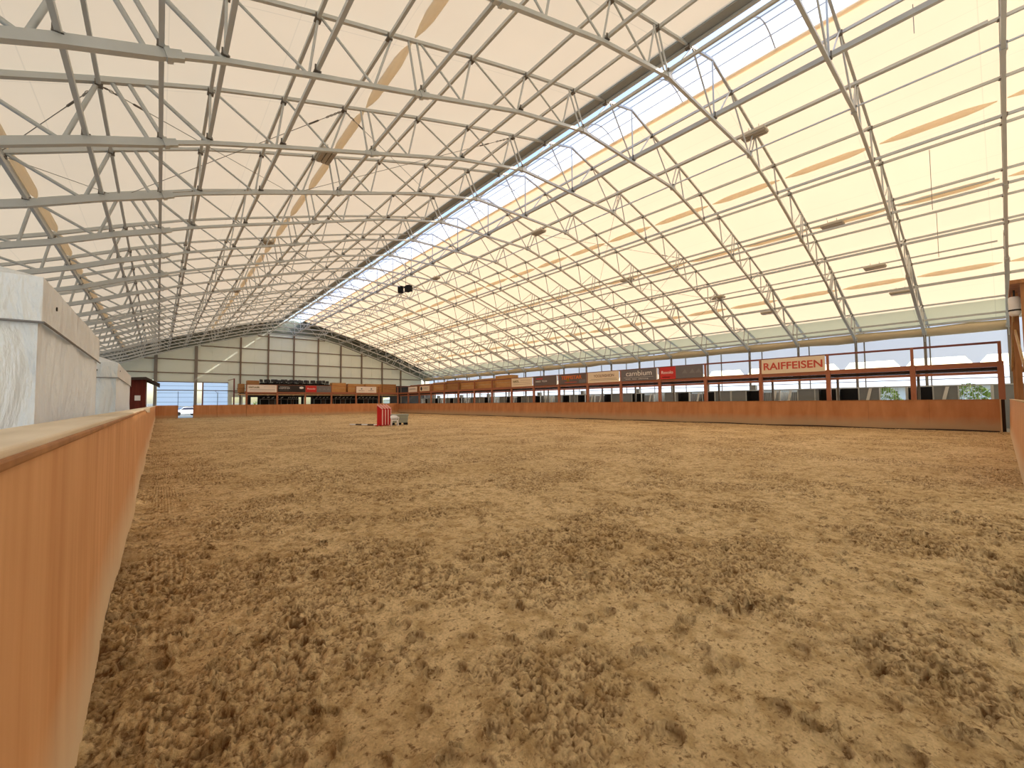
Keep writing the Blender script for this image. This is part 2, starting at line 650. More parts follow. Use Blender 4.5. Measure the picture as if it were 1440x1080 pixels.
# ------------------------------------------------------------------ large structure: ground, sand floor
g = MB()
g.box((-160, -60, -0.35), (260, 300, -0.12))
struct('ground', g, M['ground'])
g = MB()
g.box((-9, -4.5, -0.13), (-0.42, 72, -0.02))
g.box((31.6, -4.5, -0.13), (41, 72, -0.02))
g.box((-0.42, 67.3, -0.13), (31.6, 72, -0.02))
g.box((-0.42, -4.5, -0.13), (31.6, -0.35, -0.02))
struct('floor_concrete', g, M['concrete'])


def lattice(seed, n=256):
    return np.random.RandomState(seed).rand(n, n)


def vnoise(x, y, lat):
    n = lat.shape[0]
    xi = np.floor(x).astype(int)
    yi = np.floor(y).astype(int)
    fx = x - xi
    fy = y - yi
    fx = fx * fx * (3 - 2 * fx)
    fy = fy * fy * (3 - 2 * fy)
    a = lat[xi % n, yi % n]
    b = lat[(xi + 1) % n, yi % n]
    c = lat[xi % n, (yi + 1) % n]
    d = lat[(xi + 1) % n, (yi + 1) % n]
    return (a * (1 - fx) + b * fx) * (1 - fy) + (c * (1 - fx) + d * fx) * fy


def fbm(x, y, sc, octs, seed, gain=0.5):
    s, amp, tot = 0, 1.0, 0
    for k in range(octs):
        s = s + amp * vnoise(x / sc * (2.03 ** k) + 13.7 * k, y / sc * (2.03 ** k) + 7.1 * k, lattice(seed + k))
        tot += amp
        amp *= gain
    return s / tot


def axis_pts(a, b, s0, g_):
    out, p = [a], a
    while p < b:
        p += s0 + g_ * max(0, p)
        out.append(min(p, b))
    return np.array(out)


def build_sand():
    xs = axis_pts(-0.285, 31.45, 0.0085, 0.0036)
    ys = axis_pts(-0.225, 67.2, 0.0085, 0.0036)
    nx, ny = len(xs), len(ys)
    X, Y = np.meshgrid(xs, ys, indexing='ij')
    cell = 0.0085 + 0.0036 * np.maximum(np.maximum(X, Y), 0)
    # compacted, smooth patches against loose, crumbly sand
    loose = np.clip((fbm(X, Y, 0.95, 4, 5, 0.6) - 0.42) * 7, 0.15, 1)
    Z = (fbm(X, Y, 2.6, 3, 11) - 0.5) * 0.05
    tr1 = fbm(X * 0.9, Y * 1.15, 0.19, 4, 31, 0.66)
    tread = 0.5 + 0.9 * (0.32 - np.abs(tr1 - 0.5) * 2.2) * 0.6 + 0.35 * (fbm(X, Y, 0.11, 3, 37, 0.7) - 0.5)
    Z += (tread - 0.5) * 0.075 * (0.3 + 0.7 * loose) * np.clip(0.17 / cell, 0, 1) ** 0.5
    clod = fbm(X, Y, 0.06, 3, 51, 0.65)
    att = np.clip(0.06 / cell, 0, 1)
    Z += (np.abs(clod - 0.5) * 2) * 0.05 * loose * att
    # hoof prints: crescent rims round a shallow hollow
    rs = np.random.RandomState(3)
    rim_shade = np.zeros_like(Z)
    for _ in range(3400):
        u = rs.rand() ** 1.6
        cx_ = -0.1 + 26 * u * rs.rand() ** 0.4
        cy_ = -0.1 + 34 * rs.rand() ** 1.5
        r = rs.uniform(0.045, 0.07)
        ang = rs.rand() * 6.283
        dep = rs.uniform(0.012, 0.034)
        i0, i1 = np.searchsorted(xs, [cx_ - 0.2, cx_ + 0.2])
        j0, j1 = np.searchsorted(ys, [cy_ - 0.2, cy_ + 0.2])
        if i1 - i0 < 3 or j1 - j0 < 3:
            continue
        dx = X[i0:i1, j0:j1] - cx_
        dy = Y[i0:i1, j0:j1] - cy_
        a = dx * math.cos(ang) + dy * math.sin(ang)
        b = -dx * math.sin(ang) + dy * math.cos(ang)
        q = np.sqrt((a / (r * 1.25)) ** 2 + (b / r) ** 2)
        hollow = -dep * (1 / (1 + np.exp(np.clip((q - 1) * 14, -40, 40)))) * np.clip(0.55 + a / (r * 2.2), 0.1, 1)
        rim = dep * 0.9 * np.exp(-((q - 1.25) / 0.18) ** 2) * np.clip(0.5 + a / (r * 1.6), 0, 1)
        Z[i0:i1, j0:j1] += hollow + rim
        rim_shade[i0:i1, j0:j1] = np.maximum(rim_shade[i0:i1, j0:j1], np.exp(-((q - 1.0) / 0.13) ** 2) * np.clip(a / r, 0, 1))  # dark arc painted inside the hoof rim as its shade
    # harrow tracks beside the left boards and a loose ridge against every board
    tr = np.exp(-((X - 0.12) / 0.22) ** 2)
    Z += tr * 0.005 * np.sin(X * 150 + 3 * fbm(X, Y, 1.2, 2, 61)) * np.clip(fbm(X, Y, 0.8, 2, 63) * 3 - 1, 0, 1)
    Z += 0.05 * np.exp(-(X + 0.285) / 0.09) * (0.3 + 1.2 * fbm(X, Y, 0.35, 3, 71)) * (Y > 1.2)
    Z += 0.07 * np.exp(-(31.45 - X) / 0.5) + 0.11 * np.exp(-(67.2 - Y) / 0.8)
    Z -= 0.045
    damp_shade = np.clip((0.09 - np.abs(clod - 0.5)) * 14, 0, 1) * np.clip((loose - 0.3) * 1.3, 0, 1) * 0.8
    low = np.clip((0.41 - tread) * 12, 0, 1) * np.clip(fbm(X, Y, 0.9, 2, 91) * 2 - 0.6, 0, 1) * (0.3 + 0.7 * loose)
    damp_shade = np.clip(damp_shade + 0.75 * low + 0.7 * rim_shade, 0, 0.95)  # shade of clod gaps, tread hollows and hoof rims put into the colour
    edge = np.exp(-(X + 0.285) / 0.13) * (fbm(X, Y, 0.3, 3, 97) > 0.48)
    damp_shade = np.clip(damp_shade + 0.6 * edge, 0, 0.95)
    me = bpy.data.meshes.new('sand_floor')
    co = np.stack([X, Y, Z], -1).reshape(-1, 3)
    idx = np.arange(nx * ny).reshape(nx, ny)
    q = np.stack([idx[:-1, :-1], idx[1:, :-1], idx[1:, 1:], idx[:-1, 1:]], -1).reshape(-1, 4)
    me.vertices.add(len(co))
    me.vertices.foreach_set('co', co.ravel().astype(np.float32))
    me.loops.add(q.size)
    me.loops.foreach_set('vertex_index', q.ravel().astype(np.int32))
    me.polygons.add(len(q))
    me.polygons.foreach_set('loop_start', np.arange(0, q.size, 4, dtype=np.int32))
    me.polygons.foreach_set('loop_total', np.full(len(q), 4, dtype=np.int32))
    me.polygons.foreach_set('use_smooth', np.ones(len(q), dtype=bool))
    me.update(calc_edges=True)
    at = me.attributes.new('damp_shade', 'FLOAT', 'POINT')
    at.data.foreach_set('value', damp_shade.ravel().astype(np.float32))
    me.materials.append(M['sand'])
    o = bpy.data.objects.new('floor', me)
    COL.objects.link(o)
    o['kind'] = 'structure'
    o['label'] = 'trampled brown riding sand covering the arena floor'


build_sand()

# ------------------------------------------------------------------ roof skin
SLOT_X0, SKY_R = 14.32, 16.85
OFFT = 0.13


def skin(name, xs, m, extra=0.0, y0=Y_NEAR, y1=Y_END + 0.6, label=None):
    g = MB()
    ny = 44
    vs, fs = [], []
    for i, x in enumerate(xs):
        for j in range(ny + 1):
            y = y0 + (y1 - y0) * j / ny
            vs.append((x, y, ztop(x - XR) + OFFT + extra))
    for i in range(len(xs) - 1):
        for j in range(ny):
            a = i * (ny + 1) + j
            fs.append((a, a + 1, a + ny + 2, a + ny + 1))
    g.add(vs, fs)
    o = struct(name, g, m, label)
    sol = o.modifiers.new('thickness', 'SOLIDIFY')
    sol.thickness = 0.006
    return o


def skin_s(name, xs, m, **k):
    o = skin(name, xs, m, **k)
    o.modifiers.clear()
    return o


Y_FABRIC = 69.2   # the last bay is roofed with grey sheet
lx = [XR - o for o in (22.2, 21.6, 19.1, 17.0, 14.85, 13.07, 11.2, 8.65, 6.4, 3.95, 1.6)] + [SLOT_X0]
rx = [SKY_R] + [XR + o for o in (1.6, 3.95, 6.4, 8.65, 11.2, 13.07, 14.85, 17.0, 19.1, 21.6, 22.2)]
skin_s('ceiling', lx, M['membrane'], y1=Y_FABRIC, label='pale translucent membrane of the left roof slope')
skin_s('ceiling', rx, M['membrane'], y1=Y_FABRIC, label='warm translucent membrane of the right roof slope')
skin_s('ceiling', [XR - 24.7, XR - 22.2], M['membrane_low'])
skin_s('ceiling', [XR + 22.2, XR + 24.7], M['membrane_low'])
skin_s('ceiling', lx, M['wall_dark'], y0=Y_FABRIC)
skin_s('ceiling', rx, M['wall_dark'], y0=Y_FABRIC)
# ridge skylight: a low bowed film, its left edge standing clear of the roof so a slot stays open
g = MB()
arc = []
for i in range(13):
    t = i / 12
    x = SLOT_X0 + 0.40 + (SKY_R + 0.1 - SLOT_X0 - 0.40) * t
    arc.append((x, ztop(SLOT_X0 - XR) + 0.16 + (ztop(SKY_R - XR) - ztop(SLOT_X0 - XR)) * t + 0.42 * math.sin(math.pi * t)))
vs, fs = [], []
for j in range(23):
    y = Y_NEAR + (Y_FABRIC - Y_NEAR) * j / 22
    vs += [(x, y, z) for x, z in arc]
for j in range(22):
    for i in range(12):
        a = j * 13 + i
        fs.append((a, a + 1, a + 14, a + 13))
g.add(vs, fs, True)
struct('window_1', g, M['skylight'], 'bright bowed ridge skylight running the length of the roof')
g = MB()
g.box((13.42, Y_NEAR, 14.08), (13.82, Y_END, 14.2))
g.box((13.9, Y_NEAR, 14.24), (14.16, Y_END, 14.30))
struct('trim_1', g, M['duct'], 'grey sheet metal edge beside the skylight')
g = MB()
for k in range(-1, NT):
    y = K0 + DY * k + DY / 2
    for q in (0.0,):
        g.tube([(x, y + q, z - 0.03) for x, z in arc], 0.025, 6, False)
for i in (3, 6, 9):
    g.bar((arc[i][0], Y_NEAR, arc[i][1] - 0.05), (arc[i][0], Y_FABRIC, arc[i][1] - 0.05), 0.035, 0.035)
struct('trim_2', g, M['steel'], 'thin hoops that carry the ridge skylight')
g = MB()
g.bar((SKY_R + 0.1, Y_NEAR, ztop(1.2) + 0.16), (SKY_R + 0.1, Y_END, ztop(1.2) + 0.16), 0.22, 0.05)
struct('trim_3', g, M['fold'], 'beige hem along the right edge of the skylight')

# ------------------------------------------------------------------ trusses
WEB = [(0, 0), (1.6, 0.05), (1.6, 3.35), (3.95, 3.3), (4.2, 3.55), (4.1, 4.55), (6.4, 4.55), (6.4, 6.8), (8.65, 6.8), (8.65, 9.0), (10.4, 9.0),
       (10.5, 10.2), (10.75, 10.5), (11.2, 11.7), (13.05, 11.7), (13.05, 13.25), (14.85, 13.25), (14.85, 14.85), (16.2, 14.85),
       (16.5, 15.75), (16.8, 16.05), (17.0, 17.55), (19.1, 17.55), (19.1, 19.4), (21.5, 19.4), (21.5, 21.1), (22.3, 22.0)]


def make_truss():
    root = thing('roof_truss', (0, 0, 0), '', 'roof truss', None)
    for sgn in (-1, 1):
        nm = 'left' if sgn < 0 else 'right'
        g = MB()
        P = [(XR + sgn * o, 0, z) for o, z in TOP if o <= 15.0] + [(XR + sgn * 15.9, 0, ztop(15.9))]
        for a, b in zip(P, P[1:]):
            g.bar(a, b, 0.085, 0.085, cap=True)
        P = [(XR + sgn * 15.9, 0, ztop(15.9))] + [(XR + sgn * o, 0, z) for o, z in TOP if o > 16]
        for a, b in zip(P, P[1:]):
            g.bar(a, b, 0.13, 0.13)
        g.build('top_chord', M['steel'], root)
        g = MB()
        P = [(XR + sgn * o, 0, z) for o, z in BOT if o <= 15.9]
        for a, b in zip(P, P[1:]):
            g.bar(a, b, 0.10, 0.10)
        P = [(XR + sgn * o, 0, z) for o, z in BOT if o > 15.8]
        for a, b in zip(P, P[1:]):
            g.bar(a, b, 0.15, 0.19)
        g.bar((XR + sgn * 22.1, 0, 6.0), (XR + sgn * 24.5, 0, ztop(24.5)), 0.09, 0.09)
        bc = g.build('bottom_chord', M['steel'], root)
        for i, (t, b) in enumerate(WEB):
            if i == 0 and sgn < 0:
                continue
            g = MB()
            r = 0.032 if t < 16 else 0.05
            g.tube([(XR + sgn * t, 0, ztop(t)), (XR + sgn * b, 0, zbot(b))], r, 6, False)
            g.build('web_brace', M['steel'], root)
        for o, s in ((3.4, 0.085), (10.35, 0.085), (15.75, 0.10)):
            g = MB()
            d = Vector((sgn, 0, (zbot(o + .2) - zbot(o - .2)) / .4)).normalized()
            c = Vector((XR + sgn * o, 0, zbot(o)))
            g.bar(c - d * 0.05, c + d * 0.05, s * 2.0, s * 2.2)
            g.bar(c - d * 0.24, c + d * 0.24, s * 1.35, s * 1.7)
            g.build('splice_clamp', M['steel'], bc)
    return root


def where_truss(k):
    if k == 0:
        return 'grey steel lattice roof truss seen edge-on at the right border'
    if k == NT - 1:
        return 'farthest grey steel lattice roof truss, directly before the end wall'
    return 'grey steel lattice roof truss spanning the hall, %s in front of the camera' % ORD[k - 1]


truss0 = make_truss()
for k in range(NT):
    t = truss0 if k == 0 else copy_tree(truss0)
    t.location = (0, K0 + DY * k, 0)
    tag(t, where_truss(k), 'roof truss', 'lattice trusses of the hall roof')

# ------------------------------------------------------------------ purlins
def purlin(name, off, z, w, h, label, group):
    t = thing(name, (XR + off, Y_NEAR, z), label, 'roof beam', group)
    g = MB()
    L = Y_END - Y_NEAR
    g.bar((0, 0, 0), (0, L, 0), w, h)
    g.build('beam', M['steel'], t)
    c = MB()
    for k in range(NT):
        y = K0 + DY * k - Y_NEAR
        dz = 0.0
        c.box((-w / 2 - 0.035, y - 0.075, -h / 2 - 0.018), (w / 2 + 0.035, y + 0.075, -h / 2 + 0.012))
        c.box((-w / 2 - 0.03, y - 0.09, -h / 2 - 0.01), (-w / 2 + 0.0, y - 0.055, h / 2 + 0.01))
        c.box((w / 2 - 0.0, y + 0.055, -h / 2 - 0.01), (w / 2 + 0.03, y + 0.09, h / 2 + 0.01))
    cl = c.build('clamps', M['clamp'], t)
    cl['kind'] = 'stuff'
    return t


TP = [1.6, 3.95, 6.4, 8.65, 11.3, 13.07, 14.85, 17.0, 19.1, 21.4]
BP = [3.4, 6.65, 10.35, 13.07, 14.85, 15.85, 17.18, 18.65, 21.0]
for sgn, side in ((-1, 'left'), (1, 'right')):
    for i, o in enumerate(TP):
        if sgn < 0 and i == 0:
            o = 1.95
        purlin('purlin', sgn * o, ztop(o) - 0.10, 0.075, 0.10,
               'thin steel purlin under the roof membrane, %s from the ridge on the %s slope' % (ORD[i], side), 'upper purlins')
    for i, o in enumerate(BP):
        if sgn > 0 and i in (4, 5, 7):
            continue
        th = (0.05, 0.05) if (sgn > 0 and i == 0) else ((0.085, 0.11) if o > 12 else (0.08, 0.10))
        purlin('tie_beam', sgn * o, zbot(o) + 0.10 + th[1] / 2, th[0], th[1],
               'steel tie beam on the lower truss chords, %s from the centre on the %s side' % (ORD[i], side), 'lower tie beams')
purlin('tie_beam', 0.0, 12.42, 0.13, 0.16, 'thick steel tie beam on the lower truss chords directly below the ridge', 'lower tie beams')


# wire bracing
def cable(p, q, label):
    t = thing('bracing_cable', p, label, 'cable', 'wire bracing of the roof')
    v = Vector(q) - Vector(p)
    g = MB()
    g.tube([(0, 0, 0), tuple(v)], 0.011, 5)
    g.build('wire', M['cable'], t)
    g = MB()
    g.tube([tuple(v * 0.10), tuple(v * 0.105), tuple(v * 0.14), tuple(v * 0.145)], [0.012, 0.028, 0.028, 0.012], 6)
    g.build('turnbuckle', M['clamp'], t)
    g = MB()
    for i in range(4):
        c = v * (0.02 + 0.015 * i)
        d = v.normalized()
        s = d.cross(Vector((0, 0, 1))).normalized() if i % 2 == 0 else Vector((0, 0, 1))
        pts = [c + d * 0.07 * math.cos(a) + s * 0.035 * math.sin(a) for a in [j * math.pi / 4 for j in range(9)]]
        g.tube(pts, 0.009, 5, False)
    g.build('chain', M['cable'], t)


for (ka, kb, w) in ((4, 6, 'nearer'), (12, 14, 'farther')):
    ya, yb = K0 + DY * ka, K0 + DY * kb
    segs = [(11.3, 17.0), (17.0, 21.4), (4.0, 11.3)]
    for sgn, side in ((-1, 'left'), (1, 'right')):
        for (a, b), pos in zip(segs, ('middle', 'lowest', 'highest')):
            for n_, (o1, o2) in enumerate(((a, b), (b, a))):
                P = (XR + sgn * o1, ya, ztop(o1) - 0.12)
                Q = (XR + sgn * o2, yb, ztop(o2) - 0.12)
                cable(P, Q, 'thin bracing wire with turnbuckle, %s cross of the %s roof slope, %s bay, %s wire' % (
                    pos, side, w, 'downward' if n_ == 0 else 'upward'))

# beige folds of membrane that bulge below the roof between the trusses
for off, lab in ((7.6, 'beige hanging fabric fold high on the right roof slope'), (12.05, 'beige hanging fabric fold midway down the right roof slope'),
                 (18.4, 'beige hanging fabric fold low on the right roof slope'), (-19.0, 'beige hanging fabric fold low on the left roof slope above the tents'),
                 (-10.6, 'beige hanging fabric fold beside a beam on the left roof slope')):
    g = MB()
    for k in range(-1, NT - 2):
        y = K0 + DY * k
        pts, rr = [], []
        for i in range(9):
            t = i / 8
            pts.append((0, y + 0.12 + (DY - 0.24) * t, 0.0))
            rr.append(0.02 + 0.12 * min(1, math.sin(math.pi * t) * 1.7))
        g.tube(pts, rr, 8)
    o = g.build('fabric_fold', M['fold'], None, (XR + off, 0, ztop(off) + 0.02))
    tag(o, lab, 'fabric', 'fabric folds of the roof')

# cable trunking lines and the lamps that hang from them
LINES = [(19.6, 13.38, 'highest'), (27.6, 11.15, 'middle'), (32.3, 9.55, 'lower'), (35.0, 8.42, 'lowest')]
for x, z, lab in LINES:
    if lab == 'lowest':
        continue
    g = MB()
    g.bar((0, 0, 0), (0, 69, 0), 0.13 if lab == 'highest' else 0.09, 0.11 if lab == 'highest' else 0.07)
    o = g.build('cable_tray', M['steel'], None, (x, -0.2, z + 0.10))
    tag(o, 'long straight grey cable tray under the right roof slope, %s of the three' % lab, 'cable tray', 'cable trays')


def lamp(x, y, z, label, s=1.4):
    t = thing('hanging_lamp', (x, y, z), label, 'lamp', 'high bay lamps under the roof')
    g = MB()
    g.box((-0.2 * s, -0.36 * s, 0.02), (0.2 * s, 0.36 * s, 0.14))
    hs = bevel(g.build('housing', M['fixture'], t), 0.03)
    g = MB()
    for i in range(3):
        g.box((-0.17 * s + 0.12 * s * i, -0.33 * s, -0.03), (-0.07 * s + 0.12 * s * i, 0.33 * s, 0.03))
    g.build('reflector', M['lens'], hs)
    g = MB()
    for sy in (-1, 1):
        g.tube([(0, sy * 0.2, 0.13), (0, sy * 0.2, 0.42)], 0.012, 5)
    g.build('hanger', M['cable'], t)


for x, y, z, lab in [
    (19.6, 6.55, 13.25, 'large box lamp under the highest tray, beside the second truss, nearest to the skylight'),
    (19.6, 20.1, 13.25, 'box lamp under the highest tray, second from the camera'),
    (19.4, 33.7, 13.2, 'box lamp under the highest tray, third from the camera'),
    (4.75, 16.6, 11.25, 'box lamp under the left roof slope, nearest to the camera'),
    (4.75, 28.0, 11.25, 'box lamp under the left roof slope, second from the camera'),
    (4.75, 41.5, 11.25, 'box lamp under the left roof slope, third from the camera'),
    (27.6, 5.55, 11.05, 'box lamp under the middle tray of the right slope, close to the nearest truss'),
    (27.6, 18.5, 11.05, 'small box lamp under the middle tray of the right slope, farther away'),
    (32.3, 4.55, 9.45, 'box lamp under the lower tray of the right slope, nearest to the camera'),
    (32.3, 13.7, 9.45, 'box lamp under the lower tray of the right slope, second from the camera'),
    (35.0, 3.78, 8.2, 'box lamp lowest on the right slope, above the last window bays'),
    (35.0, 11.1, 8.2, 'box lamp lowest on the right slope, above the cycling-red sign'.replace('cycling-red', 'red-lettered'))]:
    lamp(x, y, z, lab)

# loudspeaker cluster below the ridge
t = thing('loudspeaker_cluster', (15.8, 32.4, 11.35), 'dark cluster of three loudspeakers hanging below the ridge', 'loudspeaker')
for i in range(3):
    a = i * 2.1 + 0.4
    g = MB()
    c = Vector((math.cos(a) * 0.42, math.sin(a) * 0.42, 0.25 if i == 0 else 0))
    g.bar(c - Vector((math.cos(a), math.sin(a), 0.3)) * 0.2, c + Vector((math.cos(a), math.sin(a), -0.3)) * 0.22, 0.36, 0.5)
    g.build('speaker_box', M['black'], t)
g = MB()
g.bar((-0.5, 0, 0.2), (0.5, 0, 0.2), 0.06, 0.06)
g.bar((0, -0.5, 0.2), (0, 0.5, 0.2), 0.06, 0.06)
g.build('mounting_frame', M['dark'], t)
g = MB()
g.tube([(0, 0, 0.2), (0, 0, 2.6)], 0.02, 6)
g.build('hanging_wire', M['cable'], t)

# thin vertical cords under the right slope near the camera
for x, y, z0, z1, lab in ((17.6, 1.30, 13.0, 13.95, 'thin pull cord at the top right, hanging by the skylight side of the highest tray'),
                         (24.6, 1.55, 9.6, 12.2, 'long thin cord hanging down the right slope between the near trusses'),
                         (29.0, 1.7, 8.6, 10.9, 'long thin cord low on the right slope between the near trusses')):
    g = MB()
    g.tube([(0, 0, 0), (0.02, 0, z1 - z0)], 0.012, 5)
    tag(g.build('pull_cord', M['cable'], None, (x, y, z0)), lab, 'cord', 'cords under the right slope')

# ------------------------------------------------------------------ eaves and side walls
for sgn, side in ((1, 'right'), (-1, 'left')):
    x = XR + sgn * 22.35
    for k in range(NT):
        y = K0 + DY * k
        t = thing('steel_column', (x, y, -0.02), 'slim grey steel column carrying the %s end of the %s' % (
            side, 'truss at the right border' if k == 0 else '%s truss from the camera' % ORD[k - 1]), 'column', '%s eaves columns' % side)
        g = MB()
        g.box((-0.07, -0.07, 0), (0.07, 0.07, 5.95))
        g.build('shaft', M['column'], t)
        g = MB()
        g.box((-0.17, -0.11, 5.85), (0.17, 0.11, 6.12))
        g.bar((-0.3 * sgn, 0, 6.05), (-0.05 * sgn, 0, 5.4), 0.05, 0.05, up=(0, 1, 0))
        g.build('head_plate', M['steel'], t)
        g = MB()
        g.box((-0.15, -0.15, 0), (0.15, 0.15, 0.02))
        g.build('base_plate', M['column'], t)
    g = MB()
    rad = [(0.16 + 0.02 * math.sin(j * 1.7)) for j in range(44)]
    g.tube([(x + sgn * 0.22, Y_NEAR + 3.4 + (Y_END - Y_NEAR - 3.4) * j / 43, 6.04 + 0.02 * math.sin(j * 2.2)) for j in range(44)], [r * 1.9 for r in rad], 10)
    tag(g.build('rolled_curtain', M['roll']), 'long beige rolled-up side curtain under the %s eaves' % side, 'curtain', None)
    g = MB()
    g.bar((x + sgn * 0.0, Y_NEAR, 6.42), (x + sgn * 0.0, Y_END, 6.42), 0.10, 0.10)
    g.bar((x + sgn * 2.2, Y_NEAR, 6.75), (x + sgn * 2.2, Y_END, 6.75), 0.08, 0.1)
    struct('trim_%d' % (4 if sgn > 0 else 5), g, M['steel'], 'eaves beam on the %s side' % side)

# blue translucent wind curtain outside the right columns, cut to a V between the columns
XC = 41.0
g = MB()
zt, zb = 6.9, 4.5
for k in range(-1, NT):
    y0 = K0 + DY * k
    y1 = y0 + DY
    ym = (y0 + y1) / 2 - 0.35
    g.add([(XC, y0, zt), (XC, y1, zt), (XC, y1, zb), (XC, ym + 0.5, zb), (XC, ym + 0.15, zb - 0.5), (XC, ym - 0.15, zb - 0.5), (XC, ym - 0.5, zb), (XC, y0, zb)],
          [(0, 7, 6, 5, 4, 3, 2, 1)])
struct('wall_right', g, M['net'], 'pale blue translucent wind curtain above the open right side')
g = MB()
for k in range(-1, NT):
    y0 = K0 + DY * k
    g.bar((XC - 0.05, y0, 0), (XC - 0.05, y0, 6.9), 0.07, 0.07)
g.bar((XC - 0.05, Y_NEAR, 3.0), (XC - 0.05, Y_END, 3.0), 0.05, 0.05)
struct('trim_6', g, M['column'], 'outer posts of the open right side')
g = MB()
g.add([(XR - 24.8, Y_NEAR, 4.2), (XR - 24.8, Y_END, 4.2), (XR - 24.8, Y_END, 7.0), (XR - 24.8, Y_NEAR, 7.0)], [(0, 1, 2, 3)])
struct('wall_left', g, M['net'], 'pale curtain above the open left side')

# near gable (behind the camera)
g = MB()
P = [(XR - 24.6, Y_NEAR, 2.6), (XR + 24.6, Y_NEAR, 0.0)]
prof = [(XR - o, z + OFFT) for o, z in reversed(TOP)] + [(XR + o, z + OFFT) for o, z in TOP[1:]]
vs = [(-7.95, Y_NEAR, 6.5), (-7.95, Y_NEAR, 0), (XR - 24.6, Y_NEAR, 0)] + [(x, Y_NEAR, z) for x, z in prof] + [(XR + 24.6, Y_NEAR, 0), (-1.2, Y_NEAR, 0), (-1.2, Y_NEAR, 6.5)]
g.add(vs, [tuple(range(len(vs)))])
struct('wall_near', g, M['gable'], 'gable wall behind the camera')
g = MB()
g.add([(-8.0, Y_NEAR + 0.05, 0.3), (-1.2, Y_NEAR + 0.05, 0.3), (-1.2, Y_NEAR + 0.05, 7.0), (-8.0, Y_NEAR + 0.05, 7.0)], [(0, 1, 2, 3)])
struct('window_2', g, M['poly'], 'unseen translucent sheet added in the near gable to light the tents')  # added pane out of view, brightens the tent fronts

# ------------------------------------------------------------------ far end wall
def wall_piece(name, pts, m, label=None, th=0.08):
    g = MB()
    g.poly([(x, Y_END, z) for x, z in pts], (0, th, 0), None)
    o = struct(name, g, m, label)
    return recalc(o)


prof = [(XR - o, z) for o, z in reversed(BOT)] + [(XR + o, z) for o, z in BOT[1:]]
HEAD = 4.8
# main cladding above the door heads
up = [(-0.4, HEAD)] + [(x, z) for x, z in prof if x > -0.4 and x < 37.8] + [(37.85, 6.0), (37.85, HEAD)]
up.insert(1, (-0.4, zbot(-0.4 - XR)))
wall_piece('wall_far', up, M['wall_panel'], 'pale panelled end wall of the hall')
wall_piece('wall_far', [(-6.35, 5.0), (-6.35, 6.0)] + [(x, z) for x, z in prof if -6.2 < x < -0.4] + [(-0.4, zbot(-0.4 - XR)), (-0.4, 5.0)], M['wall_panel'])
# lower cladding right of the doors with five small windows
wins = [(7.95, 8.9), (9.25, 9.85), (10.25, 11.1), (13.2, 14.6), (16.4, 17.0), (17.4, 18.4), (19.9, 21.2), (30.0, 31.6)]
x = 7.45
n = 0
for a, b in wins:
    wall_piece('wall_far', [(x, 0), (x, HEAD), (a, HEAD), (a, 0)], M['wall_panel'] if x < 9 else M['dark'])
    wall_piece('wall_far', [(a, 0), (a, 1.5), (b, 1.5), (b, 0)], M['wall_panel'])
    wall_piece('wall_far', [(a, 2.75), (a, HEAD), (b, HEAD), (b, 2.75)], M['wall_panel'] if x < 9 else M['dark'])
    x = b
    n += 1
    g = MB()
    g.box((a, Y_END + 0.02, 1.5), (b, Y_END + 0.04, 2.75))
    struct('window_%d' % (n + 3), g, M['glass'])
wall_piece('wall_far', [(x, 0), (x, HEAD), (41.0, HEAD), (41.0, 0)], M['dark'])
# gable sheet above the last chord
gp = [(x, z) for x, z in prof]
tp = [(XR + o, z + OFFT) for o, z in reversed(TOP)] + [(XR - o, z + OFFT) for o, z in TOP[1:]]
g = MB()
n1 = 40
vs, fs = [], []
for i in range(n1 + 1):
    xx = XR - 24.5 + 49.0 * i / n1
    o = xx - XR
    vs += [(xx, Y_END + 0.1, zbot(o) if abs(o) < 22.1 else 6.0), (xx, Y_END + 0.1, max(ztop(o) + OFFT, 6.05))]
for i in range(n1):
    fs.append((2 * i, 2 * i + 2, 2 * i + 3, 2 * i + 1))
g.add(vs, fs)
struct('wall_far', g, M['wall_dark'], 'grey green gable sheet above the end wall')

cols = [-0.39, 3.78, 8.9, 12.4, 15.87, 19.42, 22.97, 26.45, 30.1, 33.63]
nt_ = 7
for i, xx in enumerate(cols):
    g = MB()
    w = 0.17 if i < 2 else 0.09
    g.box((xx - w, Y_END - 0.2, 0), (xx + w, Y_END, zbot(xx - XR) - 0.02))
    struct('trim_%d' % nt_, g, M['column'] if i < 2 else M['steel_end'], 'steel column of the end wall')
    nt_ += 1
for z in (11.85, 9.83, 7.8, 6.0, 4.78, 3.66):
    o = 22.1
    while o > 0 and zbot(o) < z + 0.05:
        o -= 0.1
    x0, x1 = XR - o, XR + o
    if z == 6.0:
        x0, x1 = -6.2, 37.6
    if z == 4.78:
        x0, x1 = -6.2, 7.5
    if z == 3.66:
        x0, x1 = -0.4, 8.9
    g = MB()
    g.box((x0, Y_END - 0.12, z - 0.055), (x1, Y_END, z + 0.055))
    struct('trim_%d' % nt_, g, M['steel_end'], 'horizontal rail of the end wall')
    nt_ += 1
g = MB()
for xx in [1.7, 5.6, 7.45] + [c + 1.77 for c in cols[2:9]]:
    g.box((xx - 0.03, Y_END - 0.03, 4.8 if xx > 3 else 4.9), (xx + 0.03, Y_END, zbot(xx - XR) - 0.05))
struct('trim_%d' % nt_, g, M['wall_panel'])
nt_ += 1
g = MB()
g.box((3.95 + 0.55, Y_END - 0.1, 1.6), (3.95 + 0.7, Y_END + 0.05, HEAD))
struct('trim_%d' % nt_, g, M['gallery_rail'])
nt_ += 1

